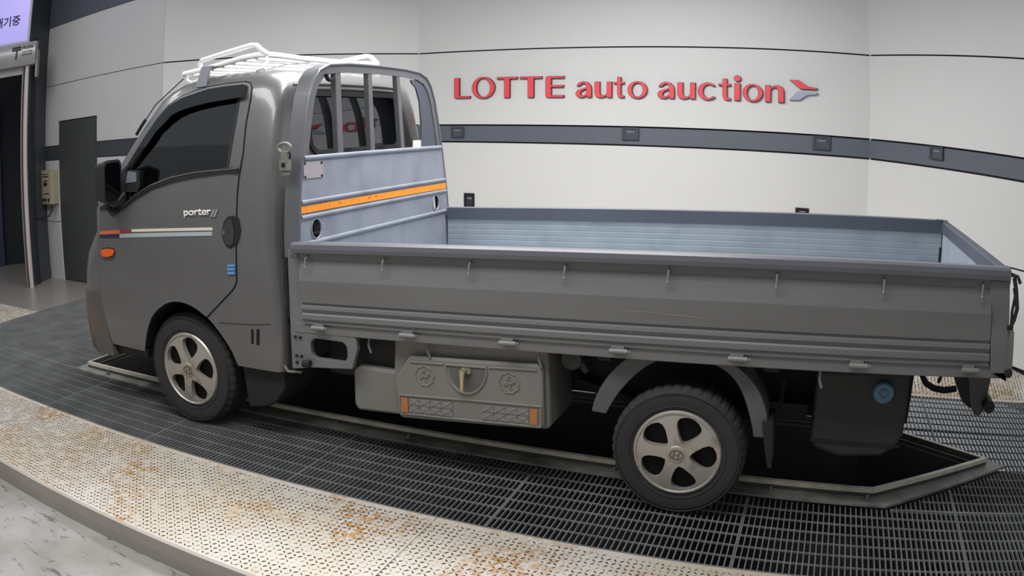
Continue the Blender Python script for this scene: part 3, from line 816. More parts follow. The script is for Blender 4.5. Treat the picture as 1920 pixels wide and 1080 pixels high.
ZC = [.45, .52, .62, .76, .90, 1.0, 1.07, 1.13, 1.20, 1.25, 1.30, 1.36, 1.42, 1.48, 1.54, 1.60, 1.66, 1.72, 1.76, 1.80, 1.83, 1.845]
def side(off, th_sign=1):
    return lambda a, b, t: (a, -(cw(b) + off) + t, b)
def sidepatch(name, ols, off, th, m, parent, smooth=True):
    return plate(name, ols, th, side(off), m, parent, smooth=smooth, cuts=ZC)
DOOR = [(-0.654, 0.388), (-0.676, 0.548), (-0.695, 0.705), (-0.684, 0.86), (-0.668, 1.027), (-0.652, 1.078), (-0.642, 1.178), (-0.573, 1.264), (-0.467, 1.367), (-0.372, 1.478), (-0.288, 1.587), (-0.202, 1.691), (-0.125, 1.765), (-0.03, 1.808), (0.059, 1.83), (0.165, 1.845), (0.305, 1.851), (0.412, 1.852), (0.448, 1.844), (0.476, 1.814), (0.483, 1.768), (0.479, 1.643), (0.488, 1.488), (0.472, 1.316), (0.468, 1.18), (0.449, 0.861), (0.438, 0.835), (0.412, 0.806), (0.217, 0.649)] + [(x, z + 0.004) for x, z in reversed(ARC) if x < 0.21]
door = sidepatch('door', [DOOR, grow(GLASS, 0.006)], 0.006, 0.006, paint, truck)
sidepatch('door_gap', [grow(DOOR, 0.006), grow(DOOR, -0.004)], 0.0018, 0.003, dark_m, door)
win = sidepatch('side_window', [grow(GLASS, 0.012)], -0.008, 0.004, glass, door)
sidepatch('window_seal', [grow(GLASS, 0.010), grow(GLASS, -0.008)], 0.008, 0.010, black_rub, door)
VIS = [(0.45, 1.832), (0.418, 1.84), (0.311, 1.839), (0.171, 1.833), (-0.004, 1.797), (-0.116, 1.75), (-0.198, 1.676), (-0.284, 1.569), (-0.368, 1.46), (-0.392, 1.413), (-0.333, 1.456), (-0.295, 1.496), (-0.225, 1.558), (-0.166, 1.627), (-0.107, 1.671), (-0.048, 1.711), (0.015, 1.73), (0.109, 1.746), (0.229, 1.759), (0.407, 1.77), (0.463, 1.774)]
vis = plate('rain_visor', [VIS], 0.004, lambda a, b, t: (a, -(cw(b) + 0.016 + 0.018 * max(0, min(1, (1.85 - b) / .09)) * (1 if a > -0.1 else 0.5)) + t, b), visor_m, door, smooth=True, cuts=ZC)
BELT = [(-0.422, 1.208), (-0.298, 1.288), (-0.159, 1.344), (0.007, 1.384), (0.185, 1.407), (0.399, 1.425), (0.479, 1.418), (0.48, 1.399), (0.401, 1.402), (0.187, 1.382), (0.01, 1.357), (-0.157, 1.32), (-0.297, 1.265), (-0.407, 1.205)]
sidepatch('belt_moulding', [BELT], 0.018, 0.014, black_pl, door)
sidepatch('chrome_line', [[(-0.414, 1.214), (-0.298, 1.286), (-0.159, 1.342), (0.007, 1.382), (0.185, 1.405), (0.47, 1.421), (0.47, 1.416), (0.185, 1.400), (0.008, 1.376), (-0.158, 1.335), (-0.298, 1.279)]], 0.022, 0.006, chrome, door)
for nm, pts, m in (('side_stripe', [(-0.644, 1.073), (-0.447, 1.086), (-0.448, 1.065), (-0.646, 1.053)], st_red),
                   ('side_stripe', [(-0.447, 1.086), (-0.338, 1.093), (-0.339, 1.078), (-0.448, 1.068)], st_crim),
                   ('side_stripe', [(-0.338, 1.093), (0.307, 1.123), (0.307, 1.108), (-0.339, 1.078)], st_cream),
                   ('side_stripe', [(-0.451, 1.064), (0.305, 1.101), (0.304, 1.081), (-0.453, 1.041)], st_grey),
                   ('side_stripe', [(-0.646, 1.051), (-0.453, 1.063), (-0.456, 1.04), (-0.648, 1.034)], st_navy)):
    o = sidepatch(nm, [pts], 0.0085, 0.0035, m, door, smooth=False)
    o['label'] = {'stripe_orange_red': 'orange red stripe', 'stripe_crimson': 'crimson stripe', 'stripe_cream': 'cream stripe', 'stripe_silver': 'pale grey stripe', 'stripe_navy': 'navy stripe'}[m.name]
TURN = [(-0.626, 0.965), (-0.577, 0.975), (-0.524, 0.973), (-0.508, 0.958), (-0.518, 0.938), (-0.566, 0.927), (-0.614, 0.928), (-0.629, 0.943)]
sidepatch('turn_signal_base', [grow(TURN, 0.006)], 0.010, 0.008, black_rub, door)
o = sidepatch('turn_signal', [TURN], 0.022, 0.016, amber, door); o['label'] = 'orange side turn signal'
HAND = [(0.374, 1.102), (0.388, 1.154), (0.418, 1.181), (0.454, 1.187), (0.486, 1.173), (0.498, 1.12), (0.486, 1.072), (0.455, 1.034), (0.426, 1.021), (0.398, 1.033), (0.378, 1.068)]
hd = sidepatch('handle_recess', [HAND], 0.0095, 0.005, black_pl, door); hd['label'] = 'black oval door handle recess'
sidepatch('door_handle', [[(0.384, 1.10), (0.395, 1.145), (0.42, 1.168), (0.446, 1.17), (0.462, 1.10), (0.450, 1.045), (0.428, 1.034), (0.402, 1.045), (0.388, 1.07)]], 0.0145, 0.006, mat('handle_black', rgb(58, 59, 61), 0.4), door)
sidepatch('key_cylinder', [ell(0.394, 1.101, .007, .009, 12)], 0.018, 0.006, chrome, door)
for pts in ([(0.405, 0.939), (0.454, 0.944), (0.453, 0.932), (0.404, 0.928)], [(0.404, 0.923), (0.453, 0.927), (0.452, 0.914), (0.403, 0.909)], [(0.402, 0.904), (0.451, 0.908), (0.45, 0.893), (0.401, 0.889)]):
    o = sidepatch('door_guard', [pts], 0.013, 0.008, blue_m, door); o['label'] = 'pale blue foam door guard'
# maker badge
badge = text_obj('badge_lettering', 'porter', lambda a, b, t: (0.103 + a, -(cw(1.18) + 0.013) + t, 1.165 + 0.045 * a + b), mat('badge_silver', rgb(245, 243, 236), 0.3, 0.0), door, width=0.200, height=0.045, depth=0.006, bold=0.016)
for k in range(2):
    x0 = 0.298 + 0.020 * k
    plate('badge_bar', [[(x0, 1.176), (x0 + .013, 1.177), (x0 + .034, 1.215), (x0 + .021, 1.215)]], 0.006, side(0.013), mat('badge_grey', rgb(168, 170, 178), 0.3, 0.3), door)
# vents and fold line behind the wheel
for pts in ([(0.521, 0.614), (0.536, 0.616), (0.522, 0.537), (0.508, 0.535)], [(0.557, 0.618), (0.575, 0.62), (0.561, 0.536), (0.543, 0.534)]):
    sidepatch('vent_slot', [pts], 0.0025, 0.004, dark_m, cab)
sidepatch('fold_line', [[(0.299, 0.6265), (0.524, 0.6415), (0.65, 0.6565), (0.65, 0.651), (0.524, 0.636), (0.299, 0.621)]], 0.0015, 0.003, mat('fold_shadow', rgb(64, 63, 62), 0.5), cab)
# front lower corner: bumper, step
bs = [(.315, -.93), (.34, -.965), (.45, -.985), (.60, -.985), (.68, -.975), (.705, -.955)]
bz = loft([(z, section(xf, -.672 + (0.03 if z < .36 else 0) , cw(max(z, .5)) + .004, .17, .004)) for z, xf in bs])
bz.build('front_bumper', dirty, truck, smooth=True, angle=0.5)
MB().prism([(-.665, .385), (-.345, .39), (-.36, .33), (-.64, .33)], -.80, -.5, 'xz').build('door_step', black_pl, truck, bevel=0.006)
for s in (-1, 1):
    hl = MB().prism([(-.90, .78), (-.965, .74), (-.97, .88), (-.93, .93)], s * .45, s * .70, 'xz')
    hl.build('headlamp', clear_refl, truck, bevel=0.01)
# windscreen and rear window
ws = plate('windscreen', [rrect(-.615, .615, 1.25, 1.80, .06)], 0.004, lambda a, b, t: (cxf(b) - 0.046 * (1 - (a / .8) ** 2) + 0.012 + t, a, b), glass, truck, smooth=True, cuts=[1.28, 1.38, 1.48, 1.59, 1.7, 1.78])
def xr_at(z): return interp(z, [q[0] for q in SZ], [q[1] for q in SZ])
RW = rrect(-.48, .48, 1.475, 1.782, .075)
rw = plate('rear_window', [RW], 0.004, lambda a, b, t: (xr_at(b) - 0.004 - t, a, b), glass, truck, smooth=True, cuts=[1.55, 1.65, 1.72])
plate('window_seal', [grow(RW, 0.016), grow(RW, -0.012)], 0.016, lambda a, b, t: (xr_at(b) + 0.010 - t, a, b), black_rub, rw, cuts=[1.55, 1.65, 1.72])
plate('far_side_window', [grow(GLASS, 0.012)], 0.004, lambda a, b, t: (a, cw(b) - .008 - t, b), glass, truck, smooth=True, cuts=ZC)
# drip rail and ribs on the rear of the cab
for zz, w_ in ((1.838, .56), (1.812, .55)):
    MB().tube([(xr_at(zz) + .004, y, zz - .01 * (abs(y) / .56) ** 3) for y in [(-w_ + w_ * 2 * i / 12) for i in range(13)]], 0.007, 8).build('rear_roof_rib', paint, cab, smooth=True)
for zz in (1.05, 1.15, 1.25, 1.35):
    MB().box(xr_at(zz) - .004, xr_at(zz) + .010, -.6, .6, zz - .015, zz + .015).build('rear_panel_rib', paint, cab, bevel=0.008)
# cab interior
for y in (-.40, .05, .42):
    w_ = .22 if y != .05 else .16
    MB().prism([(.30, 1.02), (.50, 1.02), (.56, 1.50), (.50, 1.52), (.42, 1.50)], y - w_, y + w_, 'xz').build('seat_back', seat_m, truck, bevel=0.03)
    MB().prism([(.49, 1.50), (.55, 1.50), (.56, 1.68), (.51, 1.68)], y - w_ * .55, y + w_ * .55, 'xz').build('headrest', seat_m, truck, bevel=0.02)
MB().prism([(-.66, 1.02), (-.30, 1.02), (-.36, 1.18), (-.62, 1.26), (-.66, 1.24)], -.74, .74, 'xz').build('dashboard', seat_m, truck, bevel=0.02)
ring = [(-.20 + .10 * math.cos(a) * .5, -.40 + .19 * math.sin(a), 1.27 + .17 * math.cos(a)) for a in [2 * math.pi * i / 24 for i in range(24)]]
MB().tube(ring, 0.014, 8, closed=True).build('steering_wheel', black_pl, truck, smooth=True)
# small auxiliary mirror inside the window corner
am = MB().add([(-.435, -.765, 1.425), (-.290, -.757, 1.413), (-.285, -.757, 1.345), (-.455, -.765, 1.330)], [(0, 1, 2, 3)])
amo = plate('auxiliary_mirror', [[(-.435, 1.432), (-.285, 1.415), (-.275, 1.328), (-.285, 1.300), (-.44, 1.300), (-.452, 1.34)]], 0.02, side(0.012), black_pl, door, bevel=0.004)
plate('auxiliary_mirror_glass', [[(-.418, 1.424), (-.30, 1.408), (-.293, 1.357), (-.43, 1.347)]], 0.004, side(0.016), mat('aux_mirror_face', rgb(136, 140, 150), 0.25, 0.3), door)

# ---- wing mirrors
def wing_mirror(s):
    y0, y1 = s * .90, s * 1.045
    hz = MB()
    body = rrect(1.252, 1.492, 0, 1, .05)
    o = plate('side_mirror', [rrect(min(y0, y1), max(y0, y1), 1.25, 1.492, .035)], 0.10, lambda a, b, t: (-.36 - t + (0.02 if t > 0.05 else 0) * 0, a if t < .05 else (a - s * .97) * .8 + s * .97, b if t < .05 else (b - 1.37) * .86 + 1.37), black_pl, truck, smooth=True, bevel=0.012)
    plate('mirror_face', [rrect(min(y0, y1) + .014, max(y0, y1) - .014, 1.266, 1.476, .028)], 0.004, lambda a, b, t: (-.357 - t, a, b), mirror_dark, o)
    arm = MB().tube([(-.43, s * .96, 1.26), (-.45, s * .95, 1.225), (-.46, s * .90, 1.205), (-.46, s * .84, 1.21)], 0.016, 10).tube([(-.40, s * .95, 1.255), (-.36, s * .93, 1.262), (-.345, s * .895, 1.30)], 0.012, 8)
    arm.build('mirror_arm', black_pl, o, smooth=True)
wing_mirror(-1); wing_mirror(1)
MBASE = [(-0.505, 1.165), (-0.455, 1.182), (-0.398, 1.226), (-0.390, 1.33), (-0.368, 1.442), (-0.405, 1.443), (-0.467, 1.361), (-0.50, 1.265), (-0.56, 1.235), (-0.63, 1.215), (-0.635, 1.20), (-0.57, 1.205)]
sidepatch('mirror_mount', [MBASE], 0.016, 0.012, black_pl, door)
# wiper arm and antenna wire
MB().tube([(-.135, -.60, 1.915), (-.20, -.63, 1.86), (-.29, -.68, 1.78), (-.36, -.715, 1.68)], 0.0035, 6).build('antenna', black_pl, truck, smooth=True)
MB().tube([(-.335, -.72, 1.70), (-.375, -.722, 1.662), (-.415, -.725, 1.618)], 0.010, 8).build('antenna_base', black_pl, truck, smooth=True)

# ---- roof rack
rack = MB().tube([(-.15, -.58, 1.943), (.05, -.58, 1.958), (.20, -.58, 1.978), (.31, -.58, 1.992), (.40, -.575, 1.998), (.455, -.56, 1.996), (.475, -.50, 1.993), (.478, -.30, 1.985), (.478, .0, 1.982), (.478, .30, 1.985), (.475, .50, 1.993), (.455, .56, 1.996), (.40, .575, 1.998), (.31, .58, 1.992), (.05, .58, 1.958), (-.15, .58, 1.943), (-.17, .50, 1.942), (-.18, 0, 1.944), (-.17, -.50, 1.942)], 0.0155, 10, closed=True).build('roof_rack', white_tube, truck, smooth=True)
rack['label'] = 'white tubular roof rack'
for s in (-1, 1):
    MB().tube([(-.02, s * .575, 1.955), (-.025, s * .58, 1.99), (-.01, s * .58, 2.008), (.18, s * .58, 2.032), (.36, s * .58, 2.055), (.395, s * .58, 2.050), (.43, s * .578, 2.020), (.46, s * .565, 1.998)], 0.014, 10).build('raised_side_rail', white_tube, rack, smooth=True)
    fl = MB().add([(.07, s * .655, 1.962), (.14, s * .655, 1.962), (.14, s * .667, 1.962), (.07, s * .667, 1.962), (.060, s * .688, 1.85), (.136, s * .688, 1.85), (.136, s * .700, 1.85), (.060, s * .700, 1.85)], [(0, 1, 2, 3), (7, 6, 5, 4), (0, 4, 5, 1), (1, 5, 6, 2), (2, 6, 7, 3), (3, 7, 4, 0)])
    fl.box(.07, .14, min(s * .58, s * .66), max(s * .58, s * .66), 1.954, 1.962)
    fl.build('rack_foot', mat('rack_foot_grey', rgb(120, 122, 132), 0.5), rack)
    MB().tube([(.455, s * .565, 1.99), (.462, s * .575, 1.955), (.45, s * .59, 1.925), (.41, s * .60, 1.915)], 0.008, 8).build('rack_foot', white_tube, rack, smooth=True)
MB().tube([(-.11, -.58, 1.945), (-.12, -.585, 1.905), (-.08, -.59, 1.888), (-.03, -.59, 1.895), (.01, -.585, 1.925)], 0.009, 8).build('tie_loop', white_tube, rack, smooth=True)
for i in range(7):
    x = -.09 + .080 * i
    z = interp(x, [-.15, .05, .31, .5], [1.943, 1.957, 1.990, 1.99]) - .012
    MB().tube([(x, -.575, z), (x, .575, z)], 0.0095, 8).build('rack_slat', white_tube, rack, smooth=True)
for y in (-.2, .2):
    MB().tube([(-.17, y, 1.925), (.05, y, 1.938), (.31, y, 1.970), (.475, y, 1.972)], 0.0065, 8).build('rack_stringer', white_tube, rack, smooth=True)

# ---- chassis
for s in (-1, 1):
    MB().box(-.6, 3.66, s * .36 - .03, s * .36 + .03, .36, .62).build('chassis_rail', chassis_m, truck, bevel=0.006)
for x in (.5, 1.2, 1.9, 2.35, 3.0, 3.6):
    MB().box(x - .03, x + .03, -.36, .36, .50, .58).build('cross_member', chassis_m, truck)
MB().tube([(2.645, -.62, .285), (2.645, .62, .285)], 0.05, 14).lathe([(.001, -.14), (.10, -.12), (.15, -.03), (.15, .03), (.10, .12), (.001, .14)], (2.645, 0, .285), 'y', 20).build('rear_axle', chassis_m, truck, smooth=True)
MB().tube([(0, -.62, .317), (0, .62, .317)], 0.045, 12).build('front_axle', chassis_m, truck, smooth=True)
MB().tube([(.7, 0, .42), (2.5, 0, .32)], 0.04, 12).build('drive_shaft', chassis_m, truck, smooth=True)
MB().box(.1, .75, -.3, .3, .32, .62).build('gearbox', chassis_m, truck, bevel=0.04)
for s in (-1, 1):
    MB().tube([(2.1, s * .45, .43), (2.35, s * .45, .375), (2.645, s * .45, .35), (2.95, s * .45, .375), (3.2, s * .45, .44)], 0.028, 8).build('leaf_spring', chassis_m, truck)
MB().box(1.0, 1.7, .42, .74, .30, .58).build('battery_box', chassis_m, truck, bevel=0.01)
MB().box(.90, 1.36, -.72, -.40, .40, .665).build('gap_filler_box', chassis_m, truck, bevel=0.02)  # added dark box that blacks out the bright gap beside the toolbox
MB().lathe([(.001, -.08), (.20, -.08), (.27, -.05), (.27, .05), (.20, .08), (.001, .08)], (3.35, .12, .42), 'z', 32).build('spare_wheel', black_rub, truck, smooth=True)
MB().tube([(.8, .25, .42), (1.6, .27, .42), (1.7, .27, .42), (2.2, .27, .42)], [.03, .03, .09, .09], 14).build('exhaust_silencer', chassis_m, truck, smooth=True)
MB().lathe([(.001, -.06), (.045, -.055), (.055, 0), (.045, .055), (.001, .06)], (2.135, -.62, .60), 'y', 16).tube([(2.10, -.63, .66), (2.16, -.64, .60), (2.20, -.64, .545)], .018, 8).build('brake_valve', mat('valve_grey', rgb(74, 74, 72), .6, var=.3, vscale=30), truck, smooth=True)
MB().tube([(3.05, -.55, .58), (3.05, -.55, .44), (3.15, -.55, .44)], .012, 6).box(2.95, 3.17, -.56, -.53, .40, .47).build('tank_strap_bracket', chassis_m, truck)

# ---- wheels
def wheel(cx, cy, cz, R, rr_, tw, s, phase):
    """s = -1: outer face towards -y"""
    t_ = MB()
    y = lambda d_: -s * d_      # depth from the outer face inwards
    prof = [(rr_ * .96, y(.012)), (rr_ * 1.04, y(-.004)), (rr_ * 1.25, y(-.013)), (R * .90, y(-.010)), (R * .965, y(.004)), (R, y(.022)), (R, y(tw - .022)), (R * .96, y(tw - .004)), (rr_ * 1.1, y(tw)), (rr_ * .9, y(tw - .02))]
    nseg = 160
    rm = lambda i, k: (-.006 if (i in (4, 5, 6) and k % 4 == 0) else 0)
    t_.lathe(prof, (cx, cy, cz), 'y', nseg, rm)
    w = t_.build('wheel', tyre_m, truck, smooth=True, angle=0.45)
    for rq in (rr_ * 1.10, rr_ * 1.42):
        MB().lathe([(rq, y(-.013 if rq > rr_ * 1.2 else -.009)), (rq + .003, y(-.0155 if rq > rr_ * 1.2 else -.011)), (rq + .006, y(-.013 if rq > rr_ * 1.2 else -.009))], (cx, cy, cz), 'y', 64).build('sidewall_ridge', tyre_m, w, smooth=True)
    # wheel cover with five windows
    def fmap(a, b, t):
        r = math.hypot(a, b) / rr_
        dome = .016 * (1 - r * r) if r < 1 else 0
        return (cx + a, cy + s * (.004 + dome) - s * t, cz + b)
    holes = []
    for k in range(5):
        a = math.radians(phase + 72 * k)
        base = [(.29, 0), (.35, .085), (.46, .175), (.58, .255), (.70, .295), (.80, .265), (.875, .16), (.905, .06), (.91, 0), (.905, -.06), (.875, -.16), (.80, -.265), (.70, -.295), (.58, -.255), (.46, -.175), (.35, -.085)]
        sk = .05
        hp = []
        for q, p in base:
            p2 = p + sk * (q - .6)
            hp.append((rr_ * (q * math.cos(a) - p2 * math.sin(a)), rr_ * (q * math.sin(a) + p2 * math.cos(a))))
        holes.append(hp)
    cov = plate('wheel_cover', [ell(0, 0, rr_ * .985, rr_ * .985, 60)] + holes, 0.03, fmap, cover_m, w, smooth=True)
    MB().lathe([(rr_ * .93, cy * 0 + s * .004), (rr_ * .955, s * .011), (rr_ * .99, s * .010), (rr_ * 1.02, s * .002), (rr_ * 1.0, -s * .02)], (cx, cy, cz), 'y', 64).build('cover_rim', cover_m, w, smooth=True)
    MB().lathe([(.001, -s * .030), (rr_ * .97, -s * .030), (rr_ * .97, -s * .034), (.001, -s * .034)], (cx, cy, cz), 'y', 40).build('brake_backing', dark_m, w)
    hc = MB().lathe([(.001, s * .024), (rr_ * .19, s * .022), (rr_ * .215, s * .017), (rr_ * .22, s * .005)], (cx, cy, cz), 'y', 32).build('hub_cap', cover_m, w, smooth=True)
    rg = rr_ * .15
    MB().tube([(cx + rg * math.cos(q), cy + s * .0245, cz + rg * .72 * math.sin(q)) for q in [2 * math.pi * i / 28 for i in range(28)]], rr_ * .012, 6, closed=True).build('emblem_ring', mat('emblem_dark', rgb(112, 104, 92), .4, .4), hc)
    e = rr_ * .012
    h = rr_ * .085
    for dx in (-.06, .06):
        MB().tube([(cx + rr_ * (dx - .025), cy + s * .0245, cz - h), (cx + rr_ * (dx + .025), cy + s * .0245, cz + h)], e, 6).build('emblem_stroke', MATS['emblem_dark'], hc)
    MB().tube([(cx - rr_ * .065, cy + s * .0245, cz - rr_ * .02), (cx + rr_ * .065, cy + s * .0245, cz + rr_ * .02)], e, 6).build('emblem_stroke', MATS['emblem_dark'], hc)
    return w
wheel(0.0, -.796, .317, .318, .2046, .19, -1, 8)
wheel(2.645, -.796, .285, .287, .1856, .15, -1, -2)
wheel(0.0, .796, .317, .318, .2046, .19, 1, 20)
wheel(2.645, .796, .285, .287, .1856, .15, 1, 40)
# front mud flap and inner arch
MB().prism([(.385, .45), (.672, .43), (.665, .29), (.60, .215), (.543, .183), (.412, .160), (.40, .30)], -.79, -.50, 'xz').build('front_mudguard', black_rub, truck, bevel=0.012)

# ---- load bed
X0, XT = 0.845, 3.875
YN = -.838
bed = MB().box(.76, 3.97, -.80, .79, .665, .715).build('bed_floor', chassis_m, truck, rake=True, bevel=0.004)
MB().add([(.85, -.80, .7165), (3.93, -.80, .7165), (3.93, .79, .7165), (.85, .79, .7165)], [(0, 1, 2, 3)]).build('bed_floor_sheet', bed_steel, bed, rake=True)
for y in (-.78, .77):
    MB().box(.78, 3.99, y - .045, y + .03, .640, .692).build('bed_sill', paint_rough, bed, rake=True, bevel=0.004)
for x in (1.35, 1.95, 2.3, 3.0, 3.5):
    MB().box(x - .03, x + .03, -.74, .74, .60, .665).build('bed_bearer', chassis_m, bed, rake=True)
def gate_profile(sgn):
    """(outward, z) outer skin top to bottom, then inner skin"""
    outer = [(.000, 1.034), (.000, 1.005), (-.006, 1.000), (-.003, .975), (.008, .94), (.017, .905), (.012, .86), (.004, .812), (.002, .797), (-.007, .791), (-.007, .786), (.004, .779), (.006, .765), (-.001, .752), (-.005, .746), (.004, .738), (.004, .716), (-.005, .706), (-.004, .692)]
    inner = [(-.030, .692), (-.030, 1.034)]
    return outer + inner
def gate(name, y, sgn, label):
    prof = gate_profile(sgn)
    mb = MB(); k = len(prof)
    def xe(z): return 3.875 + (1.034 - z) * .13
    v = [(X0, y + sgn * o_, z) for o_, z in prof] + [(xe(z), y + sgn * o_, z) for o_, z in prof]
    mb.add(v, [(i, (i + 1) % k, (i + 1) % k + k, i + k) for i in range(k)] + [tuple(range(k)), tuple(range(2 * k - 1, k - 1, -1))])
    g_ = mb.build(name, paint_rough, truck, rake=True, smooth=True, angle=0.35)
    # rail along the top edge
    rp = [(.026, 1.040), (.030, 1.058), (.026, 1.078), (.012, 1.087), (-.026, 1.087), (-.036, 1.080), (-.036, 1.036), (.000, 1.034)]
    k = len(rp)
    mb = MB().add([(.812, y + sgn * o_, z) for o_, z in rp] + [(3.962, y + sgn * o_, z) for o_, z in rp], [(i, (i + 1) % k, (i + 1) % k + k, i + k) for i in range(k)] + [tuple(range(k)), tuple(range(2 * k - 1, k - 1, -1))])
    mb.build('top_rail', rail_top, g_, rake=True, smooth=True, angle=0.4)
    mb = MB().box(.85, 3.93, y + sgn * -.0365 - .004, y + sgn * -.0365 + .004, 1.012, 1.085)
    mb.build('inner_rail_face', rail_slate, g_, rake=True)
    # lining of the inside, ribbed
    ys = y - sgn * .034
    lp = []
    zz = 1.012
    i = 0
    while zz > .73:
        lp += [(0.0, zz), (0.0, zz - .026), (.0010, zz - .028), (.0010, zz - .032)]
        zz -= .034
    v = []; f = []
    for x in (.85, 3.925):
        v += [(x, ys + sgn * o_, z) for o_, z in lp]
    k = len(lp)
    MB().add(v, [(i, i + 1, i + 1 + k, i + k) for i in range(k - 1)]).build('inner_lining', bed_steel, g_, rake=True)
    return g_
near_gate = gate('side_gate', YN, -1, '')
near_gate['label'] = 'near drop side gate with rope hooks'
far_gate = gate('side_gate', .806, 1, '')
hk = None
for i in range(8):
    x = .8944 + .4205 * i; z = RK * (x - 1.3)
    mb = MB().tube([(0, 0, .012), (0, -.022, .004), (0, -.026, -.012), (0, -.026, -.034)], .0042, 8).lathe([(.001, -.044), (.006, -.042), (.0065, -.036), (.004, -.033)], (0, -.026, 0), 'z', 8)
    if hk is None:
        hk = mb.build('rope_hook', mat('hook_grey', rgb(140, 140, 138), .45, .2), near_gate, smooth=True, loc=(x, YN, 1.010 + z))
    else:
        dup(hk, (x, YN, 1.010 + z), near_gate)
hg = None
for i in range(7):
    x = .947 + .4802 * i; z = .677 + RK * (x - 1.3)
    mb = MB().tube([(-.038, -.016, 0), (.038, -.016, .0027)], .0115, 12).tube([(.038, -.016, .0027), (.050, -.016, .003)], .0065, 8).box(-.034, .02, -.010, .004, -.004, .018)
    if hg is None: hg = mb.build('hinge', mat('hinge_grey', rgb(134, 134, 131), .45, .2), near_gate, smooth=True, loc=(x, YN, z))
    else: dup(hg, (x, YN, z), near_gate)
# lashing eyes under the sill
for x in (1.19, 1.50, 2.03, 3.20):
    MB().tube([(x, -.79, .655), (x, -.80, .60), (x + .012, -.80, .565)], .006, 6).build('lashing_pin', paint_rough, bed, rake=True, smooth=True)
# scratches with bare metal on the near gate
def gate_out(z):
    pr = gate_profile(-1)[:-2][::-1]
    return interp(z, [p[1] for p in pr], [p[0] for p in pr])
bare = mat('bare_metal', rgb(168, 166, 160), .5)
def scratch(pts, w_):
    v = []
    for x, z in pts:
        v += [(x, YN - gate_out(z + w_ * k) - .0012, z + w_ * k) for k in (0, 1)]
    MB().add(v, [(2 * i, 2 * i + 2, 2 * i + 3, 2 * i + 1) for i in range(len(pts) - 1)]).build('paint_scratch', bare, near_gate, rake=True)
scratch([(2.385, .8465), (2.44, .8445), (2.50, .8455), (2.56, .8425)], .0022)
scratch([(2.56, .842), (2.64, .8375), (2.725, .8315)], .0028)
for x0 in (2.42, 2.46, 2.49, 2.53):
    scratch([(x0, .7575), (x0 + .018, .7565)], .003)
# posts
pf = plate('front_post', [[(.762, 1.03), (.838, 1.03), (.842, .96), (.85, .90), (.852, .70), (.872, .655), (1.10, .645), (1.135, .63), (1.14, .575), (1.105, .475), (.865, .452), (.750, .430)],
                           rrect(.872, 1.082, .505, .603, .035)], .03, lambda a, b, t: (a, -.822 + t, b), paint_rough, truck, bevel=0.004)
for x, z in ((.785, .60), (.815, .60), (.785, .505), (.815, .505), (.785, .47)):
    MB().lathe([(.001, -.010), (.007, -.010), (.008, 0)], (x, -.822, z), 'y', 8).build('bolt', chassis_m, pf)
MB().tube([(.835, -.84, .475), (.875, -.84, .478)], .018, 10).build('pivot_pin', chassis_m, pf, smooth=True)
plate('front_post', [[(.762, 1.03), (.838, 1.03), (.852, .90), (.852, .66), (.86, .50), (.750, .45)]], .03, lambda a, b, t: (a, .79 + t, b), paint_rough, truck)
MB().tube([(.678, -.80, .445), (.705, -.80, .405), (.79, -.80, .414)], .008, 8).build('step_bracket', mat('worn_steel', rgb(150, 148, 140), .4, .5), truck)
MB().tube([(.735, -.79, 1.0), (.722, -.79, .90), (.728, -.79, .80), (.72, -.78, .68)], .012, 8).tube([(.745, -.80, 1.01), (.75, -.80, .93), (.752, -.80, .86)], .008, 8).build('brake_hose', black_rub, truck, smooth=True)
def rp_(x, z): return x + (1.125 - z) * .13
for y in (-.842, .792):
    plate('rear_post', [[(3.872, 1.036), (3.966, 1.036), (4.006, .70), (4.012, .665), (3.935, .665), (3.924, .70)]], .05, lambda a, b, t, y=y: (a, y + t, b), paint_rough, truck, rake=True, bevel=0.005)
# ---- headboard
HH = [(1.06, .822), (1.20, .806), (1.46, .762), (1.62, .722), (1.76, .682), (1.845, .637), (1.895, .582), (1.924, .490), (1.936, .30), (1.939, 0.0)]
def hx(z): return .825 - (z - 1.05) * .034
def frame_side(s):
    path = [(h, z) for z, h in [(.99, .826)] + HH]
    return [(s * h, z) for h, z in path]
outer = frame_side(-1) + [(h, z) for h, z in reversed([(p[0] * -1, p[1]) for p in frame_side(-1)[:-1]])]
IN = [(1.06, .760), (1.46, .700), (1.62, .662), (1.74, .628), (1.81, .592), (1.855, .540), (1.878, .46), (1.889, .30), (1.892, 0.0)]
inn = [(-h, z) for z, h in [(.99, .765)] + IN] + [(h, z) for z, h in reversed([(.99, .765)] + IN[:-1])]
hbf = plate('headboard', [outer + inn[::-1]], .012, lambda a, b, t: (hx(b) + .004 - t, a, b), mat('headboard_grey', rgb(99, 100, 104), .45, .2, .2, var=.08, vscale=6), truck, smooth=False)
hbf['label'] = 'grey headboard frame behind the cab'
HBG = MATS['headboard_grey']
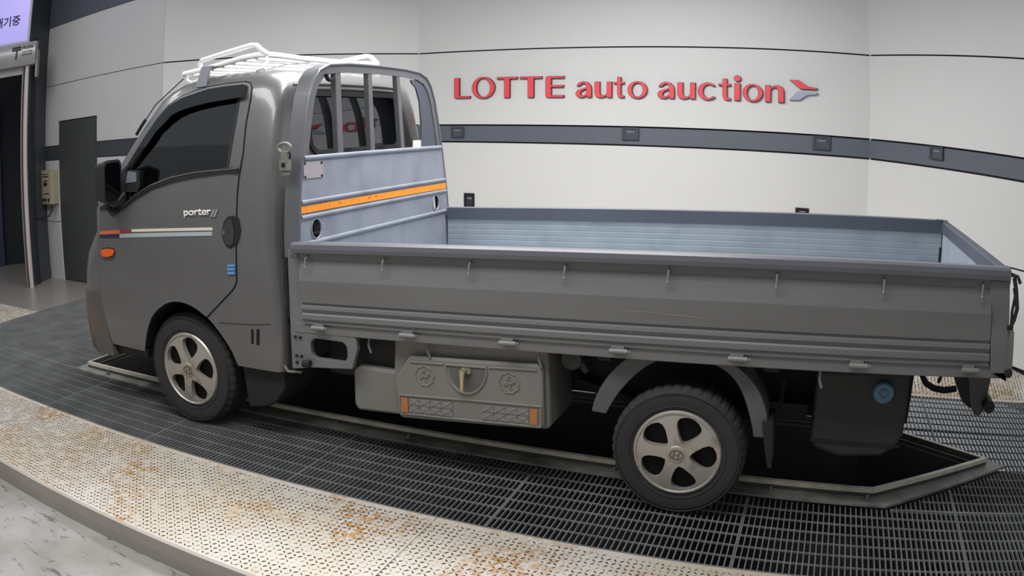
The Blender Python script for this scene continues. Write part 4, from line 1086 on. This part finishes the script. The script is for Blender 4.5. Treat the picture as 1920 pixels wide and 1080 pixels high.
# side channel wall of the frame
mb = MB()
wpath = outer
k = len(wpath)
v = [(hx(z) - .008, y, z) for y, z in wpath] + [(hx(z) - .085, y * .992, z) for y, z in wpath]
mb.add(v, [(i, i + 1, i + 1 + k, i + k) for i in range(k - 1)])
mb.build('frame_channel', HBG, hbf, smooth=True, angle=0.7)
MB().tube([(hx(z) + .006, y * .992, z - .002) for y, z in wpath], .007, 8).build('frame_bead', rail_top, hbf, smooth=True)
bars = [(-.407, -.406, .026), (-.089, -.086, .022), (.226, .256, .020)]
for yt, yb, w_ in bars:
    mb = MB().add([(hx(z) + dx, y + dy, z) for z, y in ((1.90, yt), (1.46, yb)) for dx, dy in ((-.030, -w_), (.002, -w_), (.002, w_), (-.030, w_))], [(0, 1, 2, 3), (7, 6, 5, 4), (0, 4, 5, 1), (1, 5, 6, 2), (2, 6, 7, 3), (3, 7, 4, 0)])
    mb.build('guard_bar', HBG, hbf, bevel=0.004)
# the wide far bar of the guard
HS = [(1.46, .440, .60), (1.60, .47, .60)]
def hole_fill():
    pts = [(.500, 1.466), (.470, 1.60), (.425, 1.75), (.385, 1.86), (.50, 1.875), (.56, 1.845), (.61, 1.80), (.64, 1.72), (.67, 1.60), (.705, 1.462)]
    return pts
plate('guard_web', [[(.50, 1.46), (.505, 1.60), (.49, 1.75), (.45, 1.83), (.40, 1.855), (.39, 1.875), (.52, 1.872), (.575, 1.84), (.62, 1.78), (.665, 1.62), (.705, 1.46)]], .01, lambda a, b, t: (hx(b) - .002 - t, a, b), rail_slate, hbf)
# steel board with ribs, holes and orange tape
ovs = [ell(-.669, 1.113, .043, .050, 20), ell(.639, 1.113, .043, .050, 20)]
brd = plate('headboard_panel', [[(-.832, .735), (.826, .735), (.812, 1.06), (.795, 1.20), (.748, 1.462), (-.748, 1.462), (-.795, 1.20), (-.816, 1.06)]] + ovs, .006, lambda a, b, t: (hx(b) + .006 - t, a, b), board_steel, hbf)
for o_ in ovs:
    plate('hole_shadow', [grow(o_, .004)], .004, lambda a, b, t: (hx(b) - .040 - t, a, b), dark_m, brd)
    MB().tube([(hx(z) + .007, y, z) for y, z in o_], .005, 6, closed=True).build('hole_lip', board_steel, brd, smooth=True)
def rib(z, w_, r, m=board_steel, nm='panel_rib'):
    MB().tube([(hx(z) + .006, -w_, z), (hx(z) + .006, w_, z)], r, 10).build(nm, m, brd, smooth=True)
rib(1.250, .780, .011); rib(1.178, .788, .011); rib(1.050, .80, .012); rib(1.460, .742, .012)
plate('orange_tape', [[(-.79, 1.199), (.786, 1.193), (.786, 1.228), (-.788, 1.231)]], .003, lambda a, b, t: (hx(b) + .0105 - t, a, b), orange_m, brd)['label'] = 'orange reflective tape'
for y, z, w_, h_ in ((-.17, 1.213, .012, .008), (-.10, 1.216, .02, .006), (-.46, 1.214, .02, .005), (-.55, 1.21, .008, .006)):
    plate('tape_tear', [[(y, z), (y + w_, z + .003), (y + w_, z + h_), (y, z + h_)]], .001, lambda a, b, t: (hx(b) + .0112 - t, a, b), mat('tear_brown', rgb(96, 66, 40), .7), brd)
pl_ = plate('data_plate', [[(-.752, 1.362), (-.592, 1.360), (-.590, 1.440), (-.750, 1.443)]], .003, lambda a, b, t: (hx(b) + .0105 - t, a, b), rust_print, brd)
for y, z in ((-.742, 1.370), (-.602, 1.368), (-.600, 1.432), (-.740, 1.436)):
    MB().lathe([(.001, .006), (.006, .005), (.007, 0)], (hx(z) + .009, y, z), 'x', 8).build('rivet', dark_m, pl_)
plate('notice_card', [[(.392, 1.462), (.560, 1.462), (.556, 1.510), (.402, 1.512)]], .002, lambda a, b, t: (hx(b) - .008 - t, a, b), paper, hbf)
MB().tube([(hx(1.88) + .01, -.497 + .030 * math.cos(q), 1.873 + .030 * math.sin(q)) for q in [math.pi + math.pi * i / 10 for i in range(11)]], .011, 8).build('tie_ring', dark_m, hbf, smooth=True)
# gate catch on the near post
ct = MB()
oy = -.826
ct.tube([(.766 + .038 * math.cos(q), oy, 1.515 + .022 * math.sin(q)) for q in [2 * math.pi * i / 28 for i in range(28)]], .0075, 8, closed=True)
ct.tube([(.766, oy, 1.535), (.766, oy, 1.495)], .005, 8)
ct.add([(x, y, z) for y in (oy - .006, oy + .006) for x, z in ((.744, 1.502), (.788, 1.502), (.778, 1.452), (.754, 1.452))], [(0, 1, 2, 3), (7, 6, 5, 4), (0, 4, 5, 1), (1, 5, 6, 2), (2, 6, 7, 3), (3, 7, 4, 0)])
ct.box(.742, .790, oy - .012, oy + .02, 1.408, 1.456).box(.750, .782, oy - .004, oy + .02, 1.385, 1.408)
ct.build('gate_catch', mat('catch_steel', rgb(132, 130, 124), .45, .3), hbf)
MB().box(.757, .776, oy - .016, oy, 1.424, 1.444).build('catch_keeper', dark_m, hbf)
MB().tube([(.792, oy, 1.50), (.800, oy, 1.482), (.796, oy, 1.462)], .005, 6).build('catch_spring', dark_m, hbf)
# ---- tailgate
tg = MB().prism([(3.935, .70), (3.955, .70), (3.965, 1.034), (3.935, 1.034)], -.80, .79, 'xz').build('tailgate', paint_rough, truck, rake=True)
MB().prism([(3.925, 1.012), (3.972, 1.012), (3.976, 1.066), (3.968, 1.078), (3.930, 1.078), (3.925, 1.07)], -.83, .80, 'xz').build('top_rail', rail_slate, tg, rake=True, bevel=0.003)
MB().box(3.9315, 3.9345, -.79, .785, .72, 1.012).build('inner_lining', bed_steel, tg, rake=True)
MB().prism([(3.885, 1.034), (3.93, 1.034), (3.93, 1.090), (3.885, 1.090)], .775, .806, 'xz').build('corner_cap', rail_top, tg, rake=True)
MB().tube([(3.925, .772, .93), (3.925, .772, .75)], .010, 8).build('corner_pin', dark_m, tg, rake=True)
lt = MB().tube([(3.972, -.835, 1.060), (4.000, -.85, 1.055), (4.014, -.855, 1.03)], .008, 8).tube([(3.985, -.845, 1.05), (3.998, -.852, 1.0), (4.012, -.852, .93), (4.004, -.85, .885), (3.992, -.846, .855)], .010, 8).tube([(3.988, -.846, 1.01), (3.996, -.85, .98), (3.990, -.85, .92), (3.994, -.848, .86)], .007, 8)
lt.box(3.978, 4.004, -.858, -.838, .845, .862)
lt.build('tail_latch', black_pl, tg, rake=True, smooth=True)
MB().add([(3.990, -.855, .84), (4.012, -.855, .84), (4.030, -.855, .68), (4.004, -.855, .68), (3.990, -.835, .84), (4.012, -.835, .84), (4.030, -.835, .68), (4.004, -.835, .68)], [(0, 1, 2, 3), (7, 6, 5, 4), (0, 4, 5, 1), (1, 5, 6, 2), (2, 6, 7, 3), (3, 7, 4, 0)]).build('latch_cover', paint_rough, tg, rake=True)
MB().lathe([(.001, -.02), (.018, -.018), (.020, .02), (.001, .022)], (4.015, -.845, .672), 'y', 12).build('hinge_boss', chassis_m, tg, rake=True, smooth=True)

# ---- rear mudguards
def mudguard(s):
    y0, y1 = s * .775, s * .60
    oa = smooth([(2.262, .415), (2.275, .475), (2.308, .548), (2.352, .612), (2.41, .668), (2.50, .712), (2.64, .728), (2.77, .715), (2.87, .672), (2.945, .602), (2.99, .52), (3.01, .44), (3.012, .385)], 3)
    ib = smooth([(2.955, .385), (2.942, .44), (2.911, .526), (2.874, .598), (2.815, .655), (2.72, .690), (2.60, .694), (2.51, .655), (2.45, .605), (2.401, .547), (2.362, .488), (2.333, .430), (2.325, .412)], 3)
    mb = MB().prism(oa + ib, y0, y0 - s * .03, 'xz')
    o = mb.build('rear_mudguard', mat('mudguard_grey', rgb(92, 93, 94), .55, var=.08), truck, bevel=0.006)
    # top skin
    mb = MB(); k = len(oa)
    mb.add([(x, y0 - s * .02, z - .006) for x, z in oa] + [(x, y1, z - .006) for x, z in oa], [(i, i + 1, i + 1 + k, i + k) for i in range(k - 1)])
    mb.build('guard_skin', MATS['mudguard_grey'], o, smooth=True)
    fl = MB().prism([(2.985, .46), (3.03, .465), (3.043, .33), (3.045, .265), (3.030, .265), (3.010, .34)], s * .80, s * .62, 'xz').build('mud_flap', black_rub, o)
mudguard(-1); mudguard(1)

# ---- toolbox under the bed
TB = [(1.075, .452), (1.115, .478), (1.30, .476), (1.312, .69), (2.05, .71), (2.062, .60), (2.075, .307), (2.05, .295), (1.31, .258), (1.09, .248), (1.072, .28)]
tb = MB().prism(TB, -.765, -.42, 'xz').build('toolbox', lid_grey, truck, bevel=0.014)
tb['label'] = 'grey plastic toolbox under the bed'
LID = [(1.404, .570), (1.36, .505), (1.326, .457), (1.330, .38), (1.342, .269), (1.36, .262), (2.04, .309), (2.058, .325), (2.048, .575), (2.025, .604)]
lid = plate('lid', [LID], .035, lambda a, b, t: (a, -.800 + t, b), lid_grey, tb, bevel=0.010)
# raised frame lines of the lid
def bead(pts, r=.005, nm='lid_bead', closed=False):
    MB().tube([(x, -.801, z) for x, z in pts], r, 8, closed=closed).build(nm, lid_grey, lid, smooth=True)
bead([(1.345, .376), (1.60, .392), (1.688, .398), (2.045, .416)])
bead([(1.35, .285), (2.045, .322)])
bead([(1.41, .545), (1.575, .553)]); bead([(1.80, .565), (2.02, .578)])
bead([(1.347, .376), (1.352, .287)]); bead([(2.042, .414), (2.044, .324)])
cup = [(1.588, .553)] + [(1.688 + .100 * math.cos(q), .556 - .128 * math.sin(q)) for q in [math.pi - math.pi * i / 16 for i in range(17)]] + [(1.788, .562)]
bead(cup, .006, closed=True)
plate('handle_cup', [[(1.692 + .088 * math.cos(q), .552 - .112 * math.sin(q)) for q in [math.pi - math.pi * i / 16 for i in range(17)]]], .003, lambda a, b, t: (a, -.8015 + t, b), mat('cup_grey', rgb(98, 97, 94), .6), lid)
lt = MB().tube([(1.683, -.806, .538), (1.683, -.828, .536), (1.682, -.830, .505), (1.680, -.826, .448)], [.016, .015, .011, .009], 10)
lt.build('latch_lever', brass, lid, smooth=True)
MB().lathe([(.001, -.012), (.014, -.012), (.016, 0)], (1.703, -.802, .538), 'y', 16).build('lock', steel, lid, smooth=True)
for cx_, cz_ in ((1.481, .485), (1.895, .504)):
    em = MB().tube([(cx_ + .046 * (1 + .06 * math.sin(9 * q)) * math.cos(q), -.801, cz_ + .046 * (1 + .06 * math.sin(9 * q)) * math.sin(q)) for q in [2 * math.pi * i / 54 for i in range(54)]], .0032, 6, closed=True)
    rnd = random.Random(3)
    for j in range(9):
        a0 = rnd.uniform(0, 6.28); r0 = rnd.uniform(.0, .03)
        px, pz = cx_ + r0 * math.cos(a0), cz_ + r0 * math.sin(a0)
        b0 = rnd.uniform(0, 6.28)
        em.tube([(px, -.801, pz), (px + .008 * math.cos(b0), -.802, pz + .008 * math.sin(b0)), (px + .014 * math.cos(b0 + .8), -.801, pz + .014 * math.sin(b0 + .8))], .0034, 6)
    em.build('moulded_emblem', lid_grey, lid, smooth=True)
def sl(x): return .052 * (x - 1.70)
for x0, x1, m, nm in ((1.357, 1.392, amber_d, 'orange_reflector'), (1.994, 2.028, amber_d, 'orange_reflector')):
    plate(nm, [[(x0, .300 + sl(x0)), (x1, .300 + sl(x1)), (x1, .372 + sl(x1)), (x0, .372 + sl(x0))]], .008, lambda a, b, t: (a, -.806 + t, b + .012), m, lid)
for x0, x1 in ((1.397, 1.620), (1.766, 1.989)):
    n_ = 4
    for i in range(n_):
        for j in range(2):
            a, b = x0 + (x1 - x0) * i / n_, x0 + (x1 - x0) * (i + 1) / n_
            za, zb = .312 + .036 * j, .312 + .036 * (j + 1)
            c_ = ((a + b) / 2, (za + zb) / 2)
            mx_, mz_ = (a if i % 2 else b), (za if j else zb)
            v = [(p, -.803, q + sl(p)) for p, q in ((a + .001, za + .001), (b - .001, za + .001), (b - .001, zb - .001), (a + .001, zb - .001))] + [(c_[0], -.8042, c_[1] + sl(c_[0]))]
            v.append((mx_, -.804, mz_ + sl(mx_)))
            MB().add(v, [(0, 1, 4), (1, 2, 4), (2, 3, 4), (3, 0, 4), (0, 1, 2, 3)]).build('reflector_tile', clear_refl, lid)
            MB().tube([(a + .002, -.8045, za + .002 + sl(a)), (b - .002, -.8045, zb - .002 + sl(b))], .0016, 4).tube([(a + .002, -.8045, zb - .002 + sl(a)), (b - .002, -.8045, za + .002 + sl(b))], .0016, 4).build('reflector_ridge', lid_grey, lid)
# ---- fuel tank
ft = MB().prism([(3.19, .66), (3.60, .68), (3.61, .40), (3.585, .345), (3.52, .30), (3.33, .285), (3.22, .315), (3.195, .345)], -.66, -.30, 'xz').build('fuel_tank', mat('tank_black', rgb(50, 51, 51), .6, var=.1), truck, bevel=0.035, seg=3)
MB().box(3.195, 3.60, -.668, -.65, .352, .360).build('tank_seam', chassis_m, ft)
MB().lathe([(.001, -.02), (.040, -.02), (.046, -.012), (.047, .02)], (3.487, -.675, .594), 'y', 24).build('fuel_cap', cap_blue, ft, smooth=True)['label'] = 'dusty blue fuel cap'
MB().tube([(3.487 + .020 * math.cos(q), -.697, .594 + .020 * math.sin(q)) for q in [2 * math.pi * i / 6 for i in range(6)]], .004, 6, closed=True).build('cap_grip', cap_blue, ft)
MB().prism([(3.55, .66), (3.625, .66), (3.645, .42), (3.60, .41)], -.46, -.40, 'xz').build('tank_guard', chassis_m, truck)
MB().tube([(3.715, -.2, .62), (3.725, -.2, .55), (3.755, -.2, .505), (3.80, -.2, .482), (3.86, -.2, .475), (3.925, -.2, .487)], .016, 10).build('air_hose', black_rub, truck, smooth=True)
MB().tube([(3.83, -.2, .60), (3.835, -.2, .55), (3.822, -.2, .51)], .009, 8).build('brake_line', black_rub, truck, smooth=True)
for s in (-1, 1):
    ur = MB().prism([(3.875, .72), (4.005, .725), (4.000, .62), (3.995, .52), (3.975, .495), (3.945, .50), (3.915, .56)], s * .60, s * .585, 'xz').build('bumper_bracket', mat('bracket_grey', rgb(76, 76, 76), .55), truck)
    MB().prism([(3.80, .70), (3.90, .72), (3.93, .52), (3.88, .55)], s * .59, s * .50, 'xz').build('bracket_gusset', chassis_m, ur)
MB().tube([(4.005, -.66, .555), (4.005, .66, .555)], .028, 12).build('rear_underrun_bar', chassis_m, truck, smooth=True)
for me in list(bpy.data.meshes):
    if me.users == 0: bpy.data.meshes.remove(me)
